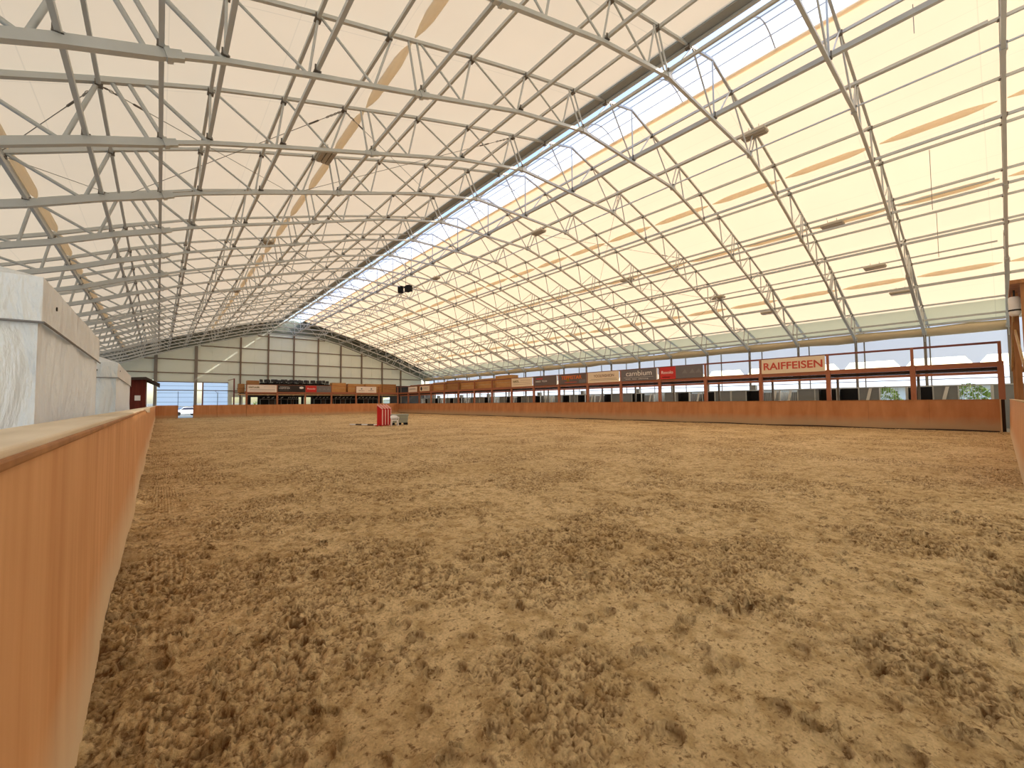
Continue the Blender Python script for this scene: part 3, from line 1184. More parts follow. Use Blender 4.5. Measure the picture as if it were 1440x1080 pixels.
# translucent blue sectional doors, raised clear of the ground
for n, (a, b, lab) in enumerate(((-0.2, 3.6, 'blue translucent sectional door of the end wall, left one'), (4.65, 7.45, 'blue translucent sectional door of the end wall, right one'))):
    g = MB()
    g.box((a, Y_END + 0.03, 1.5), (b, Y_END + 0.06, HEAD))
    d = struct('door_%d' % (n + 1), g, M['poly'], lab)
    g = MB()
    for z in (1.52, 2.1, 2.72, 3.3, 3.66, 4.25):
        g.box((a, Y_END - 0.02, z - 0.018), (b, Y_END + 0.02, z + 0.018))
    g.box(((a + b) / 2 - 0.02 + 0.25, Y_END - 0.03, 1.5), ((a + b) / 2 + 0.02 + 0.25, Y_END + 0.02, 3.5))
    g.build('door_rails', M['stall'], d)

# ------------------------------------------------------------------ kickboards
BH = 1.6
# left: 31 cm beside the camera
t = thing('kickboard', (-0.29, 0, 0), 'orange-brown plywood kickboard with pale timber cap, right beside the camera at left', 'arena fence')
g = MB()
vs, fs = [], []
NY = 120
ysb = [-0.3 + (67.5 + 0.3) * (j / NY) ** 1.6 for j in range(NY + 1)]
for y in ysb:
    wv = 0.012 * math.sin(y * 0.9) + 0.006 * math.sin(y * 2.3) if y > 2 else 0
    for z, xo in ((-0.1, 0.02), (0.0, 0.018), (0.15, 0.012), (0.5, 0.004), (1.0, 0.0), (1.57, 0.0)):
        vs.append((xo + wv, y, z))
for j in range(NY):
    for i in range(5):
        a = j * 6 + i
        fs.append((a, a + 6, a + 7, a + 1))
g.add(vs, fs, True)
g.box((-0.03, -0.3, -0.1), (-0.012, 67.5, 1.57))
g.build('panel', M['ply_left'], t)
g = MB()
g.box((-0.25, -0.6, 1.57), (0.012, 67.5, 1.6))
bevel(g.build('cap', M['cap'], t), 0.01, 3)
g = MB()
g.bar((0.008, -0.6, 1.562), (0.008, 67.5, 1.562), 0.025, 0.03)
bevel(g.build('edge_strip', M['timber'], t), 0.008)
for j, (y, h) in enumerate(((2.9, 0.04), (8.2, 0.03), (13.4, 0.03))):
    pass
g = MB()
for y in np.arange(0.4, 67, 2.5):
    g.box((-0.22, y, -0.05), (-0.12, y + 0.1, 1.57))
o = g.build('back_post', M['timber'], t)
o['kind'] = 'stuff'
# scratch and a pale patch on the board
g = MB()
g.bar((0.006, 0.78, 1.02), (0.006, 1.02, 1.16), 0.002, 0.004, up=(0, 1, 0))
g.build('scratch', M['timber'], t)
g = MB()
g.poly([(0.02, 14.0, 1.6), (0.03, 22.5, 1.6), (0.03, 22.5, 1.40), (0.02, 18, 1.46)], (-0.02, 0, 0), None)
recalc(g.build('pale_patch', M['cap'], t))

# right
t = thing('kickboard', (31.4, 0, 0), 'long orange-brown plywood kickboard below the right gallery, dusty along its foot', 'arena fence')
g = MB()
vs, fs = [], []
ysb = [0.05 + (67.2 - 0.05) * j / 150 for j in range(151)]
for y in ysb:
    wv = 0.02 * math.sin(y * 1.1)
    for z, xo in ((-0.1, -0.14), (0.12, -0.13), (0.6, -0.08), (1.6, 0.0)):
        vs.append((xo + wv * (1.6 - z) / 1.6, y, z))
for j in range(150):
    for i in range(3):
        a = j * 4 + i
        fs.append((a, a + 1, a + 5, a + 4))
g.add(vs, fs, True)
g.box((0.02, 0.05, 0), (0.05, 67.2, 1.6))
g.build('panel', M['ply'], t)
g = MB()
g.box((-0.02, 0.05, 1.585), (0.06, 67.2, 1.62))
g.build('cap', M['timber'], t)
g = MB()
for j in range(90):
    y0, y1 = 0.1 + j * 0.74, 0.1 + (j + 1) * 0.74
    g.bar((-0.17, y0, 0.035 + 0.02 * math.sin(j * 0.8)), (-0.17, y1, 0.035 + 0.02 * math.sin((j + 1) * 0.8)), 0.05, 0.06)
g.build('foot_shade_strip', M['deck'], t)  # wavy dark strip standing in for the shaded gap under the board
g = MB()
g.poly([(-0.16, 0.0, 0), (0.12, 0.0, 0), (0.12, 0.0, 1.62), (-0.03, 0.0, 1.62)], (0, 0.05, 0), None)
recalc(g.build('end_post', M['timber_pale'], t))
g = MB()
g.poly([(0.13, -0.12, 0), (0.3, -0.12, 0), (0.25, -0.12, 1.6), (0.1, -0.12, 1.6)], (0, 0.12, 0), None)
recalc(g.build('gate_edge', M['deck'], t))

# far board, with a gap before the left door
t = thing('kickboard', (0, 67.15, 0), 'far orange-brown kickboard in front of the end wall with an open gap at its left', 'arena fence')
for a, b in ((-0.29, 1.86), (3.42, 5.9), (5.92, 9.2), (9.22, 31.4)):
    g = MB()
    g.poly([(a, -0.1, -0.1), (a, 0.0, 1.66), (a, 0.06, 1.66), (a, 0.06, -0.1)], (b - a, 0, 0), None)
    recalc(g.build('panel', M['ply_far'], t))
g = MB()
for xx in (1.86, 3.42, 5.91, 9.21):
    g.box((xx - 0.03, -0.11, 0), (xx + 0.03, 0.08, 1.68))
g.build('post', M['timber'], t)
g = MB()
g.tube([(1.86, 0, 1.6), (1.86, 0, 3.3), (1.86, 0, 3.4)], 0.02, 6)
g.tube([(5.91, 0, 1.6), (5.91, 0, 3.2), (5.6, 0, 3.6)], 0.02, 6)
g.build('gate_pole', M['dark'], t)

# near board, only seen at the right edge
t = thing('kickboard', (12.0, -0.22, 0), 'pale orange kickboard of the near end at the right border of the picture', 'arena fence')
g = MB()
g.poly([(0, 0, -0.1), (0, -0.06, -0.1), (0, -0.12, 1.6), (0, -0.06, 1.6)], (19.45, 0, 0), None)
recalc(g.build('panel', M['ply_left'], t))
g = MB()
g.box((0, -0.14, 1.6), (19.45, -0.04, 1.63))
g.build('cap', M['timber_pale'], t)

# ------------------------------------------------------------------ timber stand behind the near board
t = thing('timber_stand', (29.0, -1.10, -0.02), 'brown timber framework behind the near board at the right border', 'timber frame')
for xx, yy in ((-3.2, 0.35), (-1.0, 0.55), (1.4, 0.6), (2.2, 0.15), (-3.2, -1.2), (1.4, -1.2)):
    g = MB()
    g.box((xx - 0.09, yy - 0.09, 0), (xx + 0.09, yy + 0.09, 6.3))
    g.build('post', M['timber'], t)
for p, q in (((1.6, 0.7, 3.0), (-1.4, 0.62, 5.3)), ((-3.2, 0.45, 2.9), (-0.6, 0.62, 4.9))):
    g = MB()
    g.bar(p, q, 0.06, 0.16)
    g.build('brace', M['timber_pale'], t)
g = MB()
g.box((-3.4, -1.4, 6.2), (2.3, 0.7, 6.35))
g.build('deck', M['timber'], t)
g = MB()
g.box((-3.4, -1.4, 2.9), (2.3, 0.45, 3.05))
g.build('deck', M['timber'], t)
g = MB()
g.box((-3.4, -1.35, 3.0), (2.2, -1.25, 6.2))
g.build('back_wall', M['stall_dark'], t)
t = thing('drum_fan', (27.2, -0.52, 5.1), 'pale drum-shaped blower hanging on the timber frame at the right border', 'fan')
g = MB()
g.tube([(0, 0, 0), (0, 0, 0.04), (0, 0, 0.1), (0, 0, 0.75), (0, 0, 0.8)], [0.10, 0.15, 0.17, 0.17, 0.13], 16)
g.build('drum', M['white'], t)
g = MB()
g.tube([(0, 0, 0.8), (0, 0, 1.1)], 0.03, 8)
g.build('hanger', M['dark'], t)
g = MB()
g.tube([(0, 0, 0.2), (0, 0, 0.26)], 0.18, 16)
g.build('band', M['dark'], t)

# ------------------------------------------------------------------ galleries
POST = 3.785
posts_r = [3.08 + POST * i for i in range(17)]
t = thing('gallery', (31.55, 0, 0), 'rust-red steel spectator gallery running along the right side above the kickboard', 'gallery')
for y in posts_r + [-0.05]:
    g = MB()
    g.box((-0.09, y - 0.11, 1.6), (0.09, y + 0.11, 3.5))
    g.box((-0.06, y - 0.06, 3.5), (0.06, y + 0.06, 4.48))
    g.build('post', M['gallery'], t)
g = MB()
g.box((-0.05, -0.1, 3.22), (0.05, 67.2, 3.45))
g.box((-0.06, -0.1, 3.45), (0.0, 67.2, 3.48))
g.build('floor_beam', M['gallery'], t)
g = MB()
g.box((0.10, -0.1, 2.88), (0.2, 67.2, 3.02))
g.build('lower_beam', M['gallery'], t)
g = MB()
g.box((0.08, -0.1, 3.12), (2.4, 69.4, 3.22))
g.build('deck', M['deck'], t)
g = MB()
g.box((-0.03, -0.1, 4.38), (0.03, 67.2, 4.49))
g.build('handrail', M['gallery_rail'], t)
g = MB()
for y in posts_r[::1]:
    g.box((2.2, y - 0.06, 0), (2.32, y + 0.06, 3.12))
g.build('rear_post', M['column'], t)['kind'] = 'stuff'

px = [9.2, 12.95, 16.65, 20.4, 24.2, 28.0]
t = thing('gallery', (0, 67.25, 0), 'rust-red steel spectator gallery across the far end, stacked with crates and chairs', 'gallery')
for xx in px + [31.35]:
    g = MB()
    g.box((xx - 0.11, -0.09, 1.6), (xx + 0.11, 0.09, 3.5))
    g.box((xx - 0.06, -0.06, 3.5), (xx + 0.06, 0.06, 4.48))
    g.build('post', M['gallery'], t)
g = MB()
g.box((9.0, -0.05, 3.2), (31.4, 0.05, 3.5))
g.build('floor_beam', M['gallery'], t)
g = MB()
g.box((8.2, 0.05, 2.98), (31.4, 0.15, 3.12))
g.build('lower_beam', M['timber_pale'], t)
g = MB()
g.box((8.6, 0.08, 3.2), (33.9, 2.2, 3.3))
g.build('deck', M['deck'], t)
g = MB()
g.box((9.0, -0.03, 4.42), (31.4, 0.03, 4.48))
g.build('handrail', M['gallery'], t)
# stair post and low things left of the far gallery
t = thing('steel_frame', (7.9, 68.6, 0), 'thin red-brown steel frame left of the far gallery', 'frame')
g = MB()
g.box((-0.08, -0.08, 0), (0.08, 0.08, 5.3))
g.build('post', M['gallery_rail'], t)
g = MB()
g.bar((0, 0, 3.3), (1.2, 0, 3.3), 0.1, 0.1)
g.bar((0, 0, 5.25), (-0.7, 0, 5.0), 0.08, 0.08)
g.build('arm', M['gallery_rail'], t)
t = thing('crate', (8.75, 68.3, 3.3), 'small olive box standing at the left end of the far gallery', 'crate', None)
g = MB()
g.box((-0.45, -0.4, 0), (0.3, 0.4, 1.25))
g.build('box', M['crate_dark'], t)
g = MB()
g.box((-0.5, -0.45, 0.55), (0.35, 0.45, 0.65))
g.build('batten', M['timber'], t)


# banners ---------------------------------------------------------------
def banner(name, label, pos, w, h, m, side):
    """side 'r': on the right gallery facing the arena, 'f': on the far gallery"""
    t = thing(name, pos, label, 'banner', 'advertising banners on the gallery rail')
    if side == 'r':
        t.rotation_euler = (0, 0, -math.pi / 2)     # local x -> -Y, face -> -X
    g = MB()
    nseg = 10
    g.box((-w / 2, -0.02, -h / 2), (w / 2, 0.0, h / 2))
    return g.build('sheet', m, t)


TR = (math.pi / 2, 0, 0)


def stripe(t, x0, x1, z0, z1, m, name='stripe', y=-0.026):
    g = MB()
    g.box((x0, y, z0), (x1, -0.02, z1))
    return g.build(name, m, t)


def bay(i):       # centre of the bay between posts i and i+1 of the right gallery
    return (posts_r[i] + posts_r[i + 1]) / 2


BX, BZ, BW, BHH = 31.45, 3.93, 3.55, 0.98
t = banner('banner', 'cream banner with large red RAIFFEISEN lettering', (BX, bay(1), BZ), BW, BHH, M['cream'], 'r')
text('RAIFFEISEN', M['t_red'], t, (0, -0.03, -0.02), TR, 0.66, width=3.3, bold=0.012)
t = banner('banner', 'banner red at its left half and grey with light triangles at right', (BX, bay(3), BZ), BW, BHH, M['greyb'], 'r')
stripe(t, -BW / 2, -BW * 0.12, -BHH / 2, BHH / 2, M['redb'], 'red_panel')
text('Rexolo', M['t_white'], t, (-1.15, -0.032, 0.05), TR, 0.36, width=1.0)
for xx in (0.3, 0.9, 1.4):
    g = MB()
    g.poly([(xx - 0.22, -0.028, -0.1), (xx + 0.22, -0.028, -0.1), (xx + 0.05, -0.028, 0.22)], (0, 0.006, 0), None)
    recalc(g.build('triangle_mark', M['t_grey'], t))
stripe(t, -1.6, -0.9, -0.35, -0.3, M['t_white'])
t = banner('banner', 'dark grey banner with pale cambium lettering', (BX, bay(4), BZ), BW, BHH, M['greyb'], 'r')
text('cambium', M['t_white'], t, (0, -0.03, 0.13), TR, 0.62, width=2.5)
stripe(t, -1.5, 1.4, -0.2, -0.185, M['t_white'])
text('holz  bau  planung', M['t_white'], t, (-0.2, -0.03, -0.33), TR, 0.13, width=2.2)
stripe(t, BW / 2 - 0.1, BW / 2 + 0.02, -BHH / 2, BHH / 2, M['t_white'], 'white_border')
t = banner('banner', 'cream banner with brown YOOLFASHION lettering', (BX, bay(5), BZ), BW, BHH, M['cream'], 'r')
text('YOOLFASHION', M['t_brown'], t, (0.1, -0.03, 0.12), TR, 0.36, width=2.3)
for z, a, b in ((-0.16, -1.4, 1.5), (-0.27, -1.6, 1.6), (-0.38, -0.9, 1.0)):
    stripe(t, a, b, z - 0.012, z + 0.012, M['t_olive'] if z > -0.3 else M['t_white'])
t = banner('banner', 'brown banner with orange and yellow TEPPISTAR lettering', (BX, bay(6), BZ), BW, BHH, M['brownb'], 'r')
text('TEPPISTAR', M['t_orange'], t, (-0.1, -0.03, 0.15), TR, 0.50, width=2.7, bold=0.01)
g = MB()
g.tube([(-0.55, -0.026, -0.05), (-0.55, -0.03, -0.05)], 0.22, 16)
g.build('round_mark', M['t_olive'], t)
stripe(t, -1.0, 0.6, -0.34, -0.28, M['t_red'])
stripe(t, 0.9, 1.7, -0.42, -0.1, M['greyb'])
t = banner('banner', 'dark grey banner with small white lettering beside the cream one', (BX, bay(7), BZ), BW, BHH, M['darkb'], 'r')
stripe(t, -BW / 2, BW / 2, -BHH / 2, BHH / 2, M['brownb'], 'print')
text('HAUS  TECH', M['t_white'], t, (-0.6, -0.032, -0.05), TR, 0.24, width=1.7)
stripe(t, -1.4, -0.4, 0.2, 0.3, M['redb'], y=-0.03)
stripe(t, BW / 2 - 0.12, BW / 2, -BHH / 2, BHH / 2, M['t_white'], 'white_border', y=-0.03)
t = banner('banner', 'cream banner with short olive lettering at its left, next to the wooden crates', (BX, bay(8), BZ), BW, BHH, M['cream'], 'r')
text('HARTL', M['t_olive'], t, (-1.0, -0.03, 0.12), TR, 0.28, width=1.05, bold=0.01)
for z in (0.2, -0.02, -0.22):
    stripe(t, -0.2 if z > 0 else -1.5, 1.5, z - 0.012, z + 0.012, M['t_brown'])
t = banner('banner', 'cream banner with a round dark logo among the crates of the right gallery', (BX, bay(14), BZ - 0.02), 3.1, 0.8, M['cream'], 'r')
g = MB()
g.tube([(-1.0, -0.02, 0), (-1.0, -0.03, 0)], 0.3, 20)
g.build('round_logo', M['dark'], t)
text('MARKT', M['t_grey'], t, (0.35, -0.03, 0.06), TR, 0.3, width=1.6)
stripe(t, -0.4, 1.2, -0.2, -0.17, M['t_grey'])
t = banner('banner', 'smallest cream banner, last one before the far right corner', (BX, 61.9, BZ - 0.05), 3.0, 0.85, M['whiteb'], 'r')
text('| GASTHOF |', M['t_grey'], t, (0, -0.03, 0.05), TR, 0.3, width=2.3)
FY = 67.14
t = banner('banner', 'cream banner with short olive lettering at the left end of the far gallery', (11.05, FY, BZ - 0.03), 3.6, 1.0, M['whiteb'], 'f')
text('HARTLAUER', M['t_olive'], t, (-1.0, -0.03, 0.16), TR, 0.26, width=1.3, bold=0.01)
for z, a in ((0.26, 0.2), (-0.12, -1.5), (-0.25, -1.5)):
    stripe(t, a, 1.6, z - 0.012, z + 0.012, M['t_grey'])
t = banner('banner', 'black banner with white lettering and a pale oval on the far gallery', (14.8, FY, BZ), 3.6, 0.95, M['darkb'], 'f')
text('metall & stahl', M['t_white'], t, (-0.95, -0.03, 0.05), TR, 0.24, width=1.4)
stripe(t, -1.6, -0.3, 0.22, 0.26, M['t_white'])
stripe(t, -1.6, -0.4, -0.2, -0.17, M['t_grey'])
g = MB()
g.poly([(1.3 + 0.3 * math.cos(a), -0.028, 0.15 + 0.17 * math.sin(a)) for a in [i * math.pi / 8 for i in range(16)]], (0, 0.006, 0), None)
recalc(g.build('oval_mark', M['t_white'], t))
t = banner('banner', 'red and grey banner with white lettering on the far gallery', (18.5, FY, BZ), 3.6, 0.95, M['greyb'], 'f')
stripe(t, -1.8, -0.3, -0.475, 0.475, M['redb'], 'red_panel')
text('Rexolo', M['t_white'], t, (-1.05, -0.032, 0.02), TR, 0.32, width=1.1)
for xx in (0.15, 0.8, 1.4):
    g = MB()
    g.poly([(xx - 0.25, -0.028, -0.15), (xx + 0.25, -0.028, -0.15), (xx, -0.028, 0.22)], (0, 0.006, 0), None)
    recalc(g.build('triangle_mark', M['t_grey'], t))
t = banner('banner', 'whitish banner with two faint logos in the middle of the far gallery', (25.85, FY, BZ - 0.02), 3.3, 1.0, M['whiteb'], 'f')
for xx in (-0.8, 0.8):
    text('Reitsport', M['t_brown'], t, (xx, -0.03, -0.15), TR, 0.22, width=0.9)
    g = MB()
    g.tube([(xx, -0.022, 0.14), (xx, -0.028, 0.14)], 0.12, 12)
    g.build('round_logo', M['t_grey'], t)


# crates on the galleries ------------------------------------------------
def crate(loc, sx, sy, sz, m, label, rz=0):
    t = thing('wooden_crate', loc, label, 'crate', 'wooden crates stored on the galleries', rz)
    g = MB()
    g.box((-sx / 2, -sy / 2, 0), (sx / 2, sy / 2, sz))
    g.build('box', m, t)
    g = MB()
    b = 0.07
    for z in (0.08, sz / 2, sz - 0.08):
        g.box((-sx / 2 - 0.03, -sy / 2 - 0.03, z - b / 2), (sx / 2 + 0.03, sy / 2 + 0.03, z + b / 2))
    g.build('batten', M['timber_pale'] if m is M['crate'] else M['timber'], t)
    g = MB()
    for xx in (-sx / 2 - 0.015, sx / 2 + 0.015):
        for yy in (-sy / 2 - 0.015, sy / 2 + 0.015):
            g.box((xx - 0.05, yy - 0.05, 0), (xx + 0.05, yy + 0.05, sz))
    g.build('corner_post', m, t)


crl = [(9, 1.72, 'crate', 2.9), (10, 1.5, 'crate', 3.1), (11, 1.45, 'crate', 3.3), (12, 1.62, 'crate_dark', 3.3), (13, 1.5, 'crate', 3.3), (14, 1.42, 'crate', 3.3), (15, 1.4, 'crate_dark', 3.3)]
for n, (i, sz, mm, ln) in enumerate(crl):
    y = bay(i)
    crate((32.35, y, 3.22), 1.0, ln, sz, M[mm], 'brown wooden crate on the right gallery, %s in the row counted from the cream banner' % ORD[n])
far = [(10.0, 1.3, 1.72, 'crate_dark'), (21.6, 2.0, 1.66, 'crate'), (24.3, 2.5, 1.55, 'crate'), (27.2, 2.6, 1.58, 'crate'), (29.9, 2.3, 1.6, 'crate_dark')]
for n, (xx, sx, sz, mm) in enumerate(far):
    crate((xx, 68.0, 3.3), sx, 1.0, sz, M[mm], 'brown wooden crate on the far gallery, %s from its left end' % ORD[n])


# stacked chairs on the far gallery --------------------------------------
def make_chair_stack():
    t = thing('stacking_chair', (0, 0, 0), '', 'chair')
    g = MB()
    for sx in (-0.22, 0.22):
        g.tube([(sx, -0.22, 0), (sx, -0.2, 0.45), (sx, 0.2, 0.47), (sx, 0.25, 0)], 0.018, 5)
        g.tube([(sx, 0.2, 0.45), (sx, 0.3, 0.92)], 0.018, 5)
    g.build('frame', M['black'], t)
    g = MB()
    g.box((-0.23, -0.22, 0.44), (0.23, 0.22, 0.49))
    g.build('seat', M['dark'], t)
    g = MB()
    g.poly([(-0.21, 0.2, 0.55), (0.21, 0.2, 0.55), (0.21, 0.3, 0.98), (-0.21, 0.3, 0.98)], (0, 0.03, 0), None)
    recalc(g.build('backrest', M['dark'], t))
    return t


ch0 = make_chair_stack()
n = 0
for i in range(29):
    xx = 11.3 + i * 0.31
    for lev in range(3):
        c = ch0 if n == 0 else copy_tree(ch0)
        c.location = (xx + 0.05 * math.sin(i * 2.1), 68.2 + 0.12 * lev + 0.1 * math.cos(i), 3.34 + 0.48 * lev + 0.05 * math.sin(i * 3.3))
        c.rotation_euler = (0, 0, 0.5 * math.sin(i * 1.9 + lev))
        tag(c, 'black stacking chair stored in the dark row above the far banners', 'chair', 'dark chairs stored on the far gallery')
        n += 1


# stable boxes under the galleries ---------------------------------------
def stall_module(kind, w=3.53):
    """front faces -X, runs along Y"""
    t = thing('stable_box', (0, 0, 0), '', 'horse stall')
    h = 2.5
    g = MB()
    g.box((0.0, 0.03, 0.0), (0.06, w - 0.03, 1.15))
    g.build('lower_wall', M['stall'], t)
    g = MB()
    for y in (0.0, w * 0.36, w * 0.66, w - 0.06):
        g.box((-0.04, y, 0), (0.08, y + 0.06, h))
    g.box((-0.04, 0, h - 0.07), (0.08, w, h))
    g.build('frame', M['stall_light'], t)
    g = MB()
    if kind == 0:
        g.box((0.02, 0.06, 1.15), (0.05, w * 0.36, h - 0.07))
    elif kind == 1:
        g.box((0.02, w * 0.66, 1.15), (0.05, w - 0.06, h - 0.07))
    elif kind == 3:
        g.box((0.02, w * 0.38, 1.15), (0.05, w * 0.66, h - 0.07))
    else:
        g.box((0.02, w * 0.30, 1.15), (0.05, w * 0.66, h - 0.07))
    g.build('grey_panel', M['stall'], t)
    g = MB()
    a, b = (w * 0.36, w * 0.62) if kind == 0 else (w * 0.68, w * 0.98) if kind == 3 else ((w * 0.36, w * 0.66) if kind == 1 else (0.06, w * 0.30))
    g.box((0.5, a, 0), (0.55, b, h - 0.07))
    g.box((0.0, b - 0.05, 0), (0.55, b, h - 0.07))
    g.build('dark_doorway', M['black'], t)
    g = MB()
    a, b = (w * 0.02, w * 0.3) if kind == 1 else (w * 0.1, w * 0.36) if kind == 3 else (w * 0.70, w * 0.96)
    n = int((b - a) / 0.11)
    for i in range(n):
        y = a + (b - a) * (i + 0.5) / n
        g.tube([(0.03, y, 1.15), (0.03, y, h - 0.07)], 0.012, 5, False)
    g.build('window_bars', M['stall_light'], t)
    g = MB()
    a = w * (0.80 if kind == 0 else 0.12 if kind == 1 else 0.55 if kind == 3 else 0.84)
    g.poly([(-0.08, a, 1.15), (-0.08, a + 0.16, 1.15), (-0.08, a - 0.12, 2.4), (-0.08, a - 0.28, 2.4)], (0.04, 0, 0), None)
    recalc(g.build('slanted_flap', M['white_wall'], t))
    g = MB()
    if kind == 3:
        g.box((2.6, 0, 0), (2.65, w, 1.0))
    else:
        g.box((2.6, 0, 0), (2.65, w, 2.3))
    g.box((0.06, w - 0.02, 0), (2.6, w, 2.3))
    g.build('box_walls', M['stall'] if kind else M['stall_dark'], t)
    if kind == 1:
        g = MB()
        g.box((0.3, w * 0.5, h), (0.7, w * 0.62, h + 0.4))
        g.build('feed_box', M['stall'], t)
    return t


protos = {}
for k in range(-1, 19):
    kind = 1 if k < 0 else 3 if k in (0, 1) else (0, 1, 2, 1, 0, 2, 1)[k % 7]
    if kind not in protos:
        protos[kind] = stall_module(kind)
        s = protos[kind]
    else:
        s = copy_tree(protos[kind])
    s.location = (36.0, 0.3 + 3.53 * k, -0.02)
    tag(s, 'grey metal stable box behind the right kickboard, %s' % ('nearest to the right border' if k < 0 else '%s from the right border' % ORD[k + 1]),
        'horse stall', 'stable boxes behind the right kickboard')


def make_dark_stall():
    t = thing('tack_locker', (0, 0, 0), '', 'horse stall')
    g = MB()
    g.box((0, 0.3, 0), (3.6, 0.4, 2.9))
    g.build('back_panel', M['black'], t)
    g = MB()
    for x in (0.0, 1.1, 1.9, 2.7, 3.55):
        g.box((x, 0, 0), (x + 0.07, 0.08, 2.5))
    g.box((0, 0, 2.42), (3.6, 0.08, 2.5))
    g.build('frame', M['stall'], t)
    g = MB()
    g.box((1.17, 0.02, 0), (1.9, 0.06, 2.3))
    g.build('grey_panel', M['stall_dark'], t)
    g = MB()
    for i in range(5):
        g.bar((0.3 + 0.6 * i, 0.1, 2.6 + 0.08 * (i % 2)), (0.6 + 0.6 * i, 0.1, 2.75), 0.08, 0.1)
    g.build('hung_tack', M['stall_light'], t)
    return t


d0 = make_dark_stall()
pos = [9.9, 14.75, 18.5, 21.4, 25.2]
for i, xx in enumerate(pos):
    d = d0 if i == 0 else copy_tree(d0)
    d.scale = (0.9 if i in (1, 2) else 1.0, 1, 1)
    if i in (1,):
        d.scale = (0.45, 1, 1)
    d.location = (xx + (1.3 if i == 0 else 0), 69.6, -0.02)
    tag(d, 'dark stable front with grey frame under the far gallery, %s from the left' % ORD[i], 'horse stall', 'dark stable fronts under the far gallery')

# ------------------------------------------------------------------ tents at the left
def tent(x1, y0, y1, label, z_val=2.54, z_top=2.99, apex=3.25, x0=-4.1):
    t = thing('party_tent', (x1, y0, -0.02), label, 'tent', 'white pavilion tents behind the left kickboard')
    W, L = x1 - x0, y1 - y0
    random.seed(int(y0 * 7))

    def sheet(name, p, q, z0, z1, amp, nx=40, nz=14):
        g = MB()
        p, q = Vector(p), Vector(q)
        d = (q - p)
        nrm = d.normalized().cross(Vector((0, 0, 1)))
        vs, fs = [], []
        ph = random.random() * 6
        for i in range(nx + 1):
            u = i / nx
            for j in range(nz + 1):
                v = j / nz
                pin = min(1, 6 * u, 6 * (1 - u))
                w = amp * pin * (math.sin(u * 31 + ph + 2 * v) * 0.5 + math.sin(u * 13 + ph * 2 + 3 * v) * 0.7 + 0.35 * math.sin(u * 67 - v * 4)) * (0.35 + 0.65 * (1 - v))
                sag = 0.0
                c = p + d * u + nrm * w
                vs.append((c.x, c.y, z0 + (z1 - z0) * v))
        for i in range(nx):
            for j in range(nz):
                a = i * (nz + 1) + j
                fs.append((a, a + nz + 1, a + nz + 2, a + 1))
        g.add(vs, fs, True)
        return g.build(name, M['tent'], t)

    sheet('front_curtain', (-W, 0, 0), (0, 0, 0), 0.03, z_top - 0.02, 0.10)
    sheet('side_curtain', (0, 0, 0), (0, L, 0), 0.03, z_top - 0.02, 0.07)
    sheet('front_valance', (-W, -0.04, 0), (0.03, -0.04, 0), z_val, z_top, 0.03, 30, 4)
    sheet('side_valance', (0.03, -0.04, 0), (0.03, L, 0), z_val, z_top, 0.02, 30, 4)
    g = MB()
    for (a, b) in (((-W, -0.05, z_val), (0.045, -0.05, z_val)), ((0.045, -0.05, z_val), (0.045, L, z_val))):
        g.tube([a, b], 0.012, 5)
    g.build('hem', M['t_grey'], t)
    g = MB()
    A = (-W / 2, L / 2, apex + 0.55)
    B = (-W / 2, L / 2 + 0.4, apex + 0.55)
    g.add([(-W, 0, z_top), (0.03, 0, z_top), (0.03, L, z_top), (-W, L, z_top), A, B], [(0, 1, 4), (1, 2, 5, 4), (2, 3, 5), (3, 0, 4, 5)])
    g.build('roof_cover', M['tent'], t)
    for xx, yy in ((-0.06, 0.06), (-0.06, L - 0.06), (-W + 0.06, 0.06), (-W + 0.06, L - 0.06)):
        g = MB()
        g.box((xx - 0.025, yy - 0.025, 0), (xx + 0.025, yy + 0.025, z_top - 0.02))
        g.build('leg', M['column'], t)
    g = MB()
    g.tube([(-0.42, -0.062, z_top - 0.24), (-0.42, -0.07, z_top - 0.24)], 0.03, 8)
    g.tube([(0.052, 0.5, z_top - 0.22), (0.062, 0.5, z_top - 0.22)], 0.022, 8)
    g.build('eyelet', M['dark'], t)
    return t


tent(-0.92, 6.1, 11.2, 'large white party tent behind the left kickboard, closest to the camera')
tent(-0.97, 16.9, 24.6, 'white party tent behind the left kickboard, between the nearer tent and the red shed')

t = thing('wooden_shed', (-0.9, 44.0, -0.02), 'dark red wooden shed with a jutting roof behind the second tent', 'shed')
g = MB()
g.box((-3.2, 0, 0), (0.08, 5.0, 3.75))
g.build('wall', M['red_wood'], t)
g = MB()
g.poly([(-3.5, -0.5, 3.75), (0.1, -0.5, 3.95), (0.95, -0.5, 3.45), (0.95, -0.5, 3.3), (0.1, -0.5, 3.75), (-3.5, -0.5, 3.6)], (0, 6, 0), None)
recalc(g.build('roof', M['stall_dark'], t))
g = MB()
g.box((-0.55, -0.02, 2.1), (-0.2, 0.0, 2.5))
g.build('notice', M['t_white'], t)
g = MB()
for i in range(7):
    g.box((-3.2 + i * 0.5, -0.04, 0), (-3.16 + i * 0.5, 0, 3.7))
g.build('cover_strip', M['red_wood'], t)


